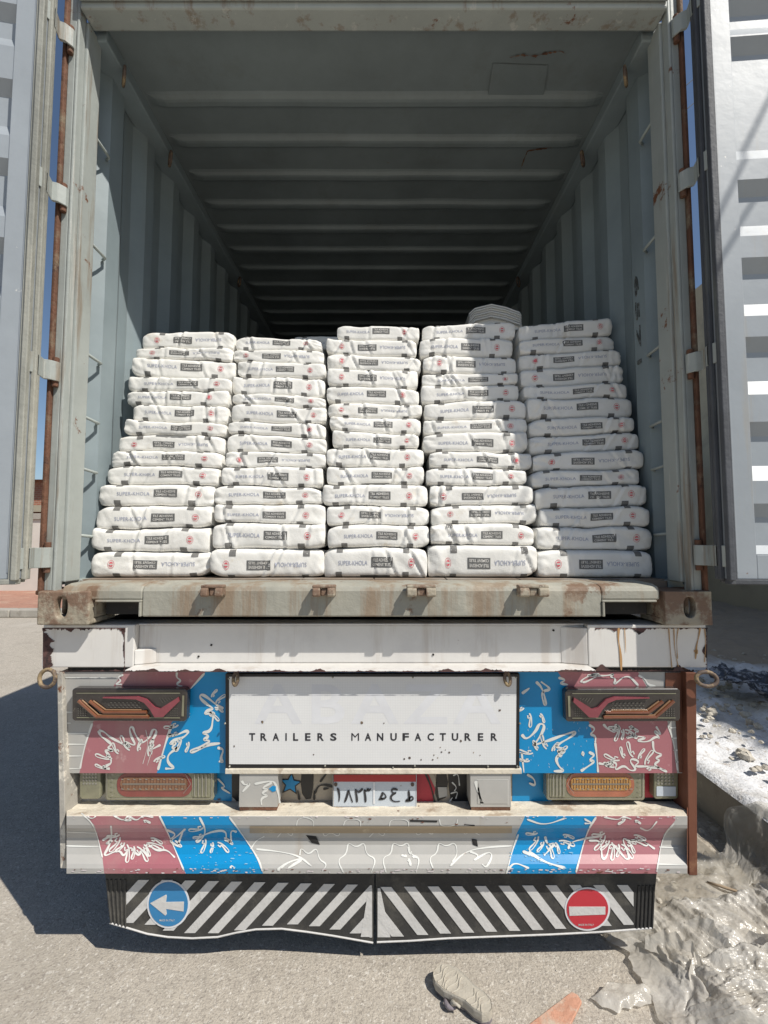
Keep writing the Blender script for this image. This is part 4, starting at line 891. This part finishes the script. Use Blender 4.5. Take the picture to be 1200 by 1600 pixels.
rd.pxpoly([(889, 1417), (946, 1417), (946, 1429), (890, 1431)], YM-.0058, .0011, 2); sign_txt('MADE IN ITALY', 916, 1445, 24, 3.0, 2, .01, 1.0, YM-.0052, rd)
rd.build('no_entry_sticker', [m_ghost, m_rbred, m_flapwhite], fl2)
# chassis, axles, wheels
ch = MB()
for s in (-1, 1): ch.box(min(s*.42, s*.5), max(s*.42, s*.5), .2, 12.3, .65, .97)
for i in range(9): ch.box(-1.12, 1.12, .9+i*1.35, 1.0+i*1.35, .975, 1.12)
ch.box(-1.1, 1.1, .14, .2, .4, .97); ch.box(-1.13, 1.13, .21, 12.4, 1.125, 1.14)
ch.build('chassis', m_dark, tr)
for yy in (1.5, 2.8, 4.1):
    MB().tube([(-1.0, yy, .5), (1.0, yy, .5)], .07).build('axle', m_dark, tr)
    for s in (-1, 1):
        for xo in (.72, 1.02):
            wh = MB().lathe([(-.13, .32), (-.14, .44), (-.12, .49), (0, .5), (.12, .49), (.14, .44), (.13, .32)], (s*xo, yy, .5), 'x', 36).build('wheel', m_tyre, tr, smooth=False)
            MB().lathe([(-.1, .3), (-.02, .28), (.02, .28), (.1, .3)], (s*xo, yy, .5), 'x', 24).build('rim', m_lampgrey, wh)

# ================================================================= SACKS
PER_H, PER_D, SE = .040, .16, 7.5
def _perim():
    a = np.linspace(-math.pi, math.pi, 4001); c_, s_ = np.cos(a), np.sin(a)
    y = -PER_D*np.sign(c_)*np.abs(c_)**(2/SE); z = PER_H*np.sign(s_)*np.abs(s_)**(2/SE)
    L = np.concatenate([[0], np.cumsum(np.hypot(np.diff(y), np.diff(z)))]); L -= L[2000]
    return L, y/PER_D, z/PER_H
PL_, PYn, PZn = _perim(); HALF = PL_[-1]
W_S = np.concatenate([np.linspace(-.075, .075, 30), np.linspace(.095, 2*HALF-.095, 16)])
W_S = np.where(W_S > HALF, W_S-2*HALF, W_S)
TXT = text_fit('SUPER-KHOLA', .128, .0125, .006, 1.05); BX1 = text_fit('TILE ADHESIVE', .080, .0085, .02); BX2 = text_fit('CEMENT TILES', .080, .0075, .02); LG = text_fit('MAX', .013, .006, .03)
def sack(x0, x1, top, bot, Yf, flip, seed, label):
    """top/bot: functions of t in 0..1 giving z"""
    rs = np.random.RandomState(seed); L = x1-x0; dd = .15; yc = Yf+dd
    ph1, ph2 = rs.rand(2)*50; tapL, tapR = rs.uniform(.84, 1.0, 2); earL, earR = rs.uniform(-.6, .6, 2)
    kinks = [(rs.uniform(.08, .95), rs.uniform(-1.3, 1.3), rs.uniform(.002, .0065)) for _ in range(rs.randint(2, 6))]
    skw = rs.uniform(-.012, .012)
    def P(s, wv):                                    # s in 0..1, wv arc metres (front centre = 0)
        s = np.asarray(s, float); wv = np.asarray(wv, float); s, wv = np.broadcast_arrays(s, wv)
        yn = np.interp(wv, PL_, PYn); zn = np.interp(wv, PL_, PZn)
        e = np.clip(np.minimum(s, 1-s)*L, 0, None)      # metres from end
        tap = np.where(s < .5, tapL, tapR); f_ = 1-(1-tap)*np.exp(-(e/.022)**1.5)
        ear = np.where(s < .5, earL, earR)*np.exp(-(e/.03)**1.5)
        zt = top(s)+.002; zb_ = bot(s)-.002; zc_ = (zt+zb_)/2; hh = (zt-zb_)/2
        z = zc_+hh*(zn*f_+ear*.35)
        y = yc+yn*dd*(1-.05*np.exp(-(e/.012)**1.5))+skw*(s-.5)*2
        x = x0+s*L+(np.abs(zn)**3)*(s-.5)*(-.012)*np.exp(-e/.03)
        # wrinkles, pushed along the outward direction
        u = s*L
        ex = np.exp(-e/.045)
        wr = .0035*fbm(u*9+ph1, wv*16+ph2, seed % 50, 2)
        cz1 = crumple(u+wv*.5, wv*1.3-u*.15, seed % 91, 11, 5, 1.5)*11; wr = wr+(.0022+.0045*ex)*(cz1-1.2)*(.35+1.1*np.clip(.5+1.4*fbm(u*7+ph2, wv*9, seed % 43, 2), 0, 1))
        for (k0, ks, ka) in kinks:
            dl = (s-k0)*L-ks*.6*wv; wr = wr-ka*np.exp(-(dl/.006)**2)+ka*.6*np.exp(-((dl-.012)/.010)**2)
        for side in (0, 1):                           # diagonal end folds
            ee = u if side == 0 else L-u
            for sg_ in (-1, 1): wr = wr-.0035*np.exp(-((ee-.012-(.036-sg_*wv)*.9)/.0035)**2)*np.exp(-ee/.05)
        cl = .75 if seed else 1
        y = y-wr*np.abs(yn)**1.2; z = z+wr*zn*.35
        return np.stack([x, y, z], -1)
    sv = np.concatenate([[0, .004, .012, .024, .04], np.linspace(.056, .944, 62), [.96, .976, .988, .996, 1]])
    S_, W_ = np.meshgrid(sv, W_S, indexing='ij'); G = P(S_, W_)
    cz = (top(sv)+bot(sv))/2
    for idx, sh in ((0, .95), (1, .99), (2, 1), (-1, .95), (-2, .99), (-3, 1)):    # round the end caps
        c_ = np.array([G[idx, :, 0].mean(), yc, cz[idx]]); G[idx, :, 1] = c_[1]+(G[idx, :, 1]-c_[1])*(1-(1-sh)*.25); G[idx, :, 2] = c_[2]+(G[idx, :, 2]-c_[2])*sh
    mb = MB(); mb.grid(G, 0, wrap=True); nv = len(W_S); o0 = 0; n_ = len(sv)
    mb.f.append(list(range(nv))); mb.m.append(0); mb.f.append([(n_-1)*nv+j for j in range(nv)]); mb.m.append(0)
    # printing
    sh_s = rs.uniform(-.012, .014); sh_w = rs.uniform(-.004, .007); sc = L/.455
    def pr(pts, faces, m, lift=.0012):
        pts = np.asarray(pts, float); a = (pts[:, 0]+sh_s)*sc; b_ = pts[:, 1]+sh_w
        if flip: a = L-a; b_ = -b_
        q_ = P(np.clip(a/L, .01, .99), b_); e_ = 1e-3
        t1 = P(np.clip(a/L+e_, 0, 1), b_)-P(np.clip(a/L-e_, 0, 1), b_); t2 = P(np.clip(a/L, .01, .99), b_+e_)-P(np.clip(a/L, .01, .99), b_-e_)
        nn = np.cross(t1, t2); nn /= (np.linalg.norm(nn, axis=1, keepdims=True)+1e-12); nn = np.where(nn[:, 1:2] > 0, -nn, nn)
        mb.add(q_+nn*lift, faces, m)
    def patch(a0, a1, b0, b1, m, n=8, k_=5, lift=.0012):
        A, B = np.meshgrid(np.linspace(a0, a1, n), np.linspace(b0, b1, k_), indexing='ij')
        pr(np.stack([A.ravel(), B.ravel()], 1), [(i*k_+j, (i+1)*k_+j, (i+1)*k_+j+1, i*k_+j+1) for i in range(n-1) for j in range(k_-1)], m, lift)
    v, f = TXT; pr(v+np.array([.128, -.001]), f, 2)
    patch(.208, .302, -.013, .014, 1, 9, 6, .0012); v, f = BX1; pr(v+np.array([.255, .006]), f, 4, .0020); v, f = BX2; pr(v+np.array([.255, -.006]), f, 4, .0020)
    t = np.linspace(0, 2*math.pi, 25)[:-1]; c_ = np.array([.383, 0]); ci = np.stack([np.cos(t), np.sin(t)], 1)
    pr(np.concatenate([[c_], c_+ci*.0080]), [(0, i+1, (i+1) % 24+1) for i in range(24)], 3, .0014)
    pr(np.concatenate([c_+ci*.0128, c_+ci*.0115]), [(i, (i+1) % 24, 24+(i+1) % 24, 24+i) for i in range(24)], 3, .0014)
    pr([c_+[-.008, -.0018], c_+[.008, -.0018], c_+[.008, .0018], c_+[-.008, .0018]], [(0, 1, 2, 3)], 4, .0022)
    for a0 in (.052, .345):
        patch(a0, a0+.027, -.052, -.024, 5, 5, 6); patch(a0+.004, a0+.031, .027, .056, 5, 5, 6)
    if rs.rand() < .18: patch(.16, .29, -.055, -.034, 1, 9, 4)
    o = mb.build('cement_sack', [m_bag, m_bagdark, m_bagblue, m_bagred, m_bagwt, m_bagmark], None, smooth=True)
    return tag(o, label, 'sack', 'printed paper sacks stacked in the container')

cols = [
 dict(y=[517,541,560.5,587,610,632,658.5,679.5,704,728,756.5,790,826.5,863,893], l=[221,210,206,197,194.5,205,192,183,172,163,152.5,149,142,143], r=[364,362,366,361,357,355,352,349,345,341,332,329,325,325], f='FFNNNNNFNNNNNF', t=3),
 dict(y=[527,545,564,588.5,616,632,658.5,681,707.5,728.5,760,788,819.5,858,890], l=[367,364,369,361,361,361,355.5,353,352,345,334,334,329,328], r=[502,506,509,508,509,510,509,510,509,504,504,508,508,506], f='NFNNNNNNFNNNNF', t=6),
 dict(y=[507.5,528,553.5,575.5,604,629.5,650,675,699,729,757,791,821,856,888], l=[526,509,511,511.5,510,513,515,519,510,510,504,510,511.5,505], r=[655,651,658,653.5,655,660,658,655,663,663,669,671,671,667.5], f='NFFFNFNNNNNFNN', t=4),
 dict(y=[504,526.5,555,582,601,626,654,675,705.5,731,757.5,789,819.5,852.5,887], l=[660,656,661,660,658,663,662,662,671,666,672,674,673,669], r=[806,803,808,809.5,812,822,823.5,825,833,824,834.5,841,836,840], f='NNFNNNNNNNFFNF', t=-1),
 dict(y=[500,527,547.5,573,598,620,650,677,705,733,759,791.5,823,860,889], l=[812,812,813,815,820,825.5,829,829,835,833,838,846,840,841], r=[957,963,971,975,981,990,992,999,1006,1001,1012,1016,1022,1021], f='NNFFNNNNFNNNNF', t=-6)]
ordn = ['topmost', 'second from the top', 'third from the top', 'fourth from the top', 'fifth from the top', 'sixth from the top', 'seventh from the top', 'seventh from the bottom', 'sixth from the bottom', 'fifth from the bottom', 'fourth from the bottom', 'third from the bottom', 'second from the bottom', 'lowest']
stk = ['far left stack', 'second stack from the left', 'middle stack', 'fourth stack from the left', 'far right stack']
for ci, cdat in enumerate(cols):
    Ys = [.19+.285*(13-k_)/13+random.uniform(-.008, .010) for k_ in range(14)]
    bound = []
    for k_ in range(15):
        Yk = Ys[min(k_, 13)]; xm = (cdat['l'][min(k_, 13)]+cdat['r'][min(k_, 13)])/2
        z = at(xm, cdat['y'][k_], Yk).z; fade = 1 if k_ < 13 else (.4 if k_ == 13 else 0)
        tl = cdat['t']*fade*(1 if k_ < 9 else .6)+(random.uniform(-4, 4)*fade); dz = -tl/F*(Yk+1.62)
        if k_ == 14: z = FZ+.001
        sd = ci*100+k_; am = .004*fade
        bound.append((z, dz, sd, am))
    def bf(i, off):
        z, dz, sd, am = bound[i]
        return lambda s: z+dz*(np.asarray(s)-.5)+am*fbm(np.asarray(s)*3.5+sd*1.7, np.asarray(s)*0+sd, sd % 60, 2)*2+off
    for k_ in range(14):
        x0 = at(cdat['l'][k_], (cdat['y'][k_]+cdat['y'][k_+1])/2, Ys[k_]).x; x1 = at(cdat['r'][k_], (cdat['y'][k_]+cdat['y'][k_+1])/2, Ys[k_]).x
        fl_ = cdat['f'][k_] == 'F'
        sack(x0, x1, bf(k_, -.0008), bf(k_+1, .0008), Ys[k_], fl_, ci*14+k_+1, 'white %spaper sack, %s in the %s' % ('upside-down ' if fl_ else '', ordn[k_], stk[ci]))
# sack peeping out behind the second stack
Yb = .95; z1 = at(490, 524, Yb).z
sack(at(459, 530, Yb).x, at(459, 530, Yb).x+.455, lambda s: z1+0*np.asarray(s), lambda s: z1-.085+0*np.asarray(s), Yb, False, 501, 'shaded paper sack lying behind, between the second and middle stack tops')
# pleated sack end behind the fourth stack
pe = MB(); Yp = .80
for i in range(6):
    o_ = i*3.6
    ptsT = [(733+i*.6, 489+o_), (742, 481+o_), (768, 474.5+o_), (790, 479+o_), (812, 487+o_), (815, 492+o_)]
    A = [at(a, b_, Yp-.01*(i % 2)) for a, b_ in ptsT]; Bq = [p_-Vector((0, 0, .0085)) for p_ in A]
    pe.prism(A+Bq[::-1], (0, .34, 0))
pe.prism([at(a, b_, Yp+.012) for a, b_ in ((734, 493), (770, 480), (813, 493), (817, 515), (731, 515))], (0, .32, 0))
tag(pe.build('folded_sack', m_bag, bevel=.002), 'pleated pale sack end standing up behind the top of the fourth stack', 'sack')

# ================================================================= SMALL THINGS ON THE GROUND
# upturned sandal
def gp(px, py, z=0): return atz(px, py, z)
sh = thing('sandal', gp(720, 1550), 'dusty pale sandal lying upside down on the road below the striped flap', 'sandal')
toe = gp(682, 1520, .03); heel = gp(762, 1580, .03); ax = (heel-toe); Ls = ax.length*1.08; ax.normalize(); sd_ = Vector((-ax.y, ax.x, 0))
tt = np.linspace(0, 1, 40)
def halfw(t): return .5*(.095*np.interp(t, [0, .03, .12, .3, .5, .62, .8, .93, 1], [.18, .5, .85, 1, .82, .68, .74, .6, .18]))
cen = toe-ax*.005
def outline(z, sc_=1.0, inset=0):
    a = [cen+ax*(t*Ls)+sd_*(halfw(t)*sc_-inset+.006*math.sin(t*3)) for t in tt]; b2 = [cen+ax*(t*Ls)-sd_*(halfw(t)*sc_-inset-.006*math.sin(t*3)) for t in tt[::-1]]
    return [Vector((p_.x, p_.y, z)) for p_ in a+b2]
so_ = MB()
rings = [outline(.012, .93), outline(.022, 1.0), outline(.036, 1.0), outline(.041, .94), outline(.039, .86)]
n_ = len(rings[0]); vs = [p_ for r_ in rings for p_ in r_]
so_.add(vs, [(i*n_+j, i*n_+(j+1) % n_, (i+1)*n_+(j+1) % n_, (i+1)*n_+j) for i in range(4) for j in range(n_)]+[tuple(range(n_)), tuple(range(4*n_, 5*n_))], 0)
for t in (.08, .15, .22, .29, .36, .43, .68, .75, .82, .89):
    w_ = halfw(t)*.78; c_ = cen+ax*(t*Ls); 
    P_ = [c_+sd_*(w_*u)+ax*(.006*math.sin(u*3+t*20)) for u in np.linspace(-1, 1, 9)]; so_.tube([Vector((q_.x, q_.y, .0395)) for q_ in P_], .0028, 0, 6)
so_.build('sole', m_sole, sh, smooth=False)
up = MB(); ra = outline(0.002, .80); rb2 = outline(.0125, .97); n2 = len(ra)
up.add(ra+rb2, [(j_, (j_+1) % n2, n2+(j_+1) % n2, n2+j_) for j_ in range(n2)]+[tuple(range(n2)), tuple(range(n2, 2*n2))]); up.build('upper', m_shoeside, sh)
stp = MB()
for t0, rr_0 in ((.42, .008),):
    c_ = cen+ax*(t0*Ls)-sd_*(halfw(t0)*1.0); stp.tube([Vector((c_.x, c_.y, 0))+ax*(-.02+.04*q_)+Vector((0, 0, .016))-sd_*(.012*math.sin(q_*math.pi)) for q_ in np.linspace(0, 1, 7)], [rr_0*.5, rr_0*.8, rr_0, rr_0, rr_0, rr_0*.8, rr_0*.5], 0, 8)
stp.build('strap', m_shoeside, sh, smooth=True)
lo = MB(); c_ = gp(722, 1574, .01); lo.tube([c_+Vector((.03*math.cos(a), .02*math.sin(a), .012+.012*math.sin(a*2))) for a in np.linspace(0, math.pi*1.4, 14)], [.004]*3+[.008]*8+[.004]*3, 0, 8)
lo.build('buckle_strap', m_sole, sh, smooth=True)
# faded board
bd = MB(); c = [gp(893, 1549, .012), gp(909, 1564, .012), gp(862, 1650, .012), gp(800, 1620, .012)]
pts = [c[0], c[0].lerp(c[1], .5)+Vector((.006, .006, 0)), c[1], c[1].lerp(c[2], .5)+Vector((.004, 0, 0)), c[2], c[3], c[3].lerp(c[0], .45)]
bd.prism(pts, (0, 0, -.010)); tag(bd.build('broken_board', m_timber, bevel=.002), 'broken reddish board lying on the road right of the sandal', 'board')
# stick on the dirt
tag(MB().tube([gp(1105, 1378, .06), gp(1130, 1386, .065), gp(1155, 1394, .06), gp(1182, 1404, .055)], [.004, .006, .005, .003], 0, 6).build('stick', m_brown, smooth=True), 'thin brown stick lying on the sandy dirt above the plastic heap', 'stick')
tag(MB().prism([gp(1048, 1572, .012), gp(1072, 1568, .012), gp(1082, 1620, .012), gp(1052, 1625, .012)], (0, 0, -.008)).build('cardboard_scrap', m_brown, bevel=.001), 'brown cardboard scrap sticking out under the lower edge of the plastic heap', 'cardboard')

# plastic sheeting
def sheet(name, corners, nu, nv, hfun, label, parent=None, mt=None, curls=0, seed=0):
    A, B, Cc, D = [np.array(c_[:2]) for c_ in corners]
    U, V = np.meshgrid(np.linspace(0, 1, nu), np.linspace(0, 1, nv), indexing='ij')
    XY = (A*((1-U)*(1-V))[..., None]+B*(U*(1-V))[..., None]+Cc*(U*V)[..., None]+D*((1-U)*V)[..., None])
    z, dx, dy = hfun(U, V, XY[..., 0], XY[..., 1])
    G = np.dstack([XY[..., 0]+dx, XY[..., 1]+dy, z]); mb_ = MB().grid(G); rs = np.random.RandomState(seed+5)
    for i in range(curls):                             # turned-up loose flaps of the same film
        iu = int(nu*rs.uniform(.06, .9)); iv = int(nv*rs.uniform(.08, .92)); c_ = G[iu, iv]; a = rs.uniform(-.9, 1.1)-.9; w_ = rs.uniform(.05, .12); l_ = rs.uniform(.05, .12); cur = rs.uniform(.5, 1.4); pf = rs.uniform(2.5, 5)
        uu, vv = np.meshgrid(np.linspace(-1, 1, 46), np.linspace(0, 1, 16), indexing='ij')
        edge_ = 1+.35*fbm(uu*3+i, uu*0+i, seed+i, 3); th_ = vv*cur; l2 = l_*edge_*(1-.65*np.abs(uu)**2.5)
        fx = l2*np.sin(th_)/cur*1.3; fz = l2*(1-np.cos(th_))/cur*.9+l2*vv*.12; pl_ = np.abs(((uu+.25*fbm(uu*2+i, uu*0, seed+i+3, 2))*pf % 2)-1)-.5; n_ = .010*crumple(uu*.35+i, vv*.15+i, seed+i, 5, 5)+.009*pl_*(.35+vv*.65); px_ = uu*w_+.4*n_
        X_ = c_[0]+px_*math.cos(a)-(fx+n_)*math.sin(a); Y_ = c_[1]+px_*math.sin(a)+(fx+n_)*math.cos(a); Z_ = c_[2]+fz+.6*n_-.014*(1-vv)
        mb_.grid(np.dstack([X_, Y_, Z_]))
    o = mb_.build(name, mt or m_plastic, parent, smooth=True, fix=False)
    if label: tag(o, label, 'plastic sheet')
    return o
def folds(seed, hmax, fs, amp, dirx, diry):
    def h(U, V, x, y):
        wx = .25*fbm(x*2.2, y*2.2, seed+1); wy = .25*fbm(x*2.2, y*2.2, seed+2)
        r1 = 1-np.abs(fbm((x*dirx+y*diry+wx)*fs, (x*diry-y*dirx+wy)*fs*.35, seed+3, 4))*2
        r2 = 1-np.abs(fbm((x+wx)*fs*.8+9, (y+wy)*fs*.8, seed+4, 4))*2.4
        ed = np.minimum(np.minimum(U, 1-U), np.minimum(V, 1-V)); e = np.clip(ed/.16, 0, 1); e = e*e*(3-2*e)
        xa_ = (x*dirx+y*diry); ya_ = (y*dirx-x*diry)*.38
        c_ = .72*crumple(xa_+.12*fbm(x*2.5, y*2.5, seed+11), ya_+.1*fbm(x*2.5, y*2.5, seed+12), seed, fs*.6, 11, 1.42, .92)+.28*crumple(x, y, seed+40, fs*1.1, 8, 1.4, .85)
        z = .010+.012*np.clip(fbm(x*9, y*9, seed+7), 0, 1)+e*(hmax*(.5+.5*fbm(x*1.6, y*1.6, seed+5, 2)))+(.15+.85*e)*amp*3.0*c_
        j = .07*(1-e)
        return np.clip(z, .006, None), wx*.25+j*fbm(y*9, x*3, seed+8)*1.3, wy*.2+j*fbm(x*9, y*3, seed+9)*1.3
    return h
sheet('plastic_sheet', [gp(1015, 1440), (2.5, .15), (2.3, .75), gp(1035, 1372)], 210, 170, folds(200, .02, 8, .055, .8, .5), 'flat upper translucent plastic sheet spread on the dirt beside the mud flap', curls=5, seed=400, mt=m_film)
sheet('plastic_sheet', [gp(1035, 1640), (2.4, -.45), (2.1, .55), gp(930, 1455)], 260, 260, folds(230, .05, 10, .10, .85, .35), 'big crumpled heap of translucent plastic film in the lower right corner', curls=16, seed=500)
sheet('plastic_sheet', [gp(1090, 1660), (2.1, -.5), (1.9, .2), gp(1060, 1540)], 180, 160, folds(260, .07, 11, .12, .3, .9), 'rumpled puffed-up piece of translucent plastic on top of the big heap', curls=7, seed=600)
sheet('plastic_sheet', [gp(938, 1562), gp(1000, 1582), gp(1018, 1545), gp(950, 1548)], 50, 24, folds(290, .025, 12, .025, .2, .9), 'small twisted scrap of clear plastic left of the big heap')
def drape(U, V, x, y):
    wx = .1*fbm(x*4, y*4, 301); r1 = 1-np.abs(fbm((y+wx)*9, x*3, 303, 4))*2
    base = np.interp(x, [1.2, 1.45, 1.60, 1.73, 2.0, 2.6], [.02, .035, .07, .265, .27, .28])
    return base+.008+.055*crumple(x*.45+y*.3, y*1.9-x*.3, 309, 15, 9, 1.4, .92), wx*.4, .12*fbm(x*6, y*5, 306)
sheet('plastic_sheet', [(1.46, .36), (2.15, .14), (2.25, .40), (1.52, .54)], 160, 90, drape, 'torn translucent plastic draped over the concrete kerb behind the side plate', curls=3, seed=700, mt=m_film)
# dark sheeting on the powder
def dk(U, V, x, y):
    return .40+.05*fbm(x*5, y*5, 321)+.05*(1-np.abs(fbm(x*9, y*9, 322))*2), .1*fbm(x*5, y*5, 323), .1*fbm(x*5, y*5, 324)
A_ = [atz(a, b_, .4) for a, b_ in ((1112, 1062), (1215, 1100), (1215, 1066), (1120, 1044))]
sheet('dark_sheet', A_, 60, 30, dk, None, None, m_foil)
tag(bpy.data.objects['dark_sheet'], 'dark crumpled sheeting lying on the shaded white powder at right', 'sheet')
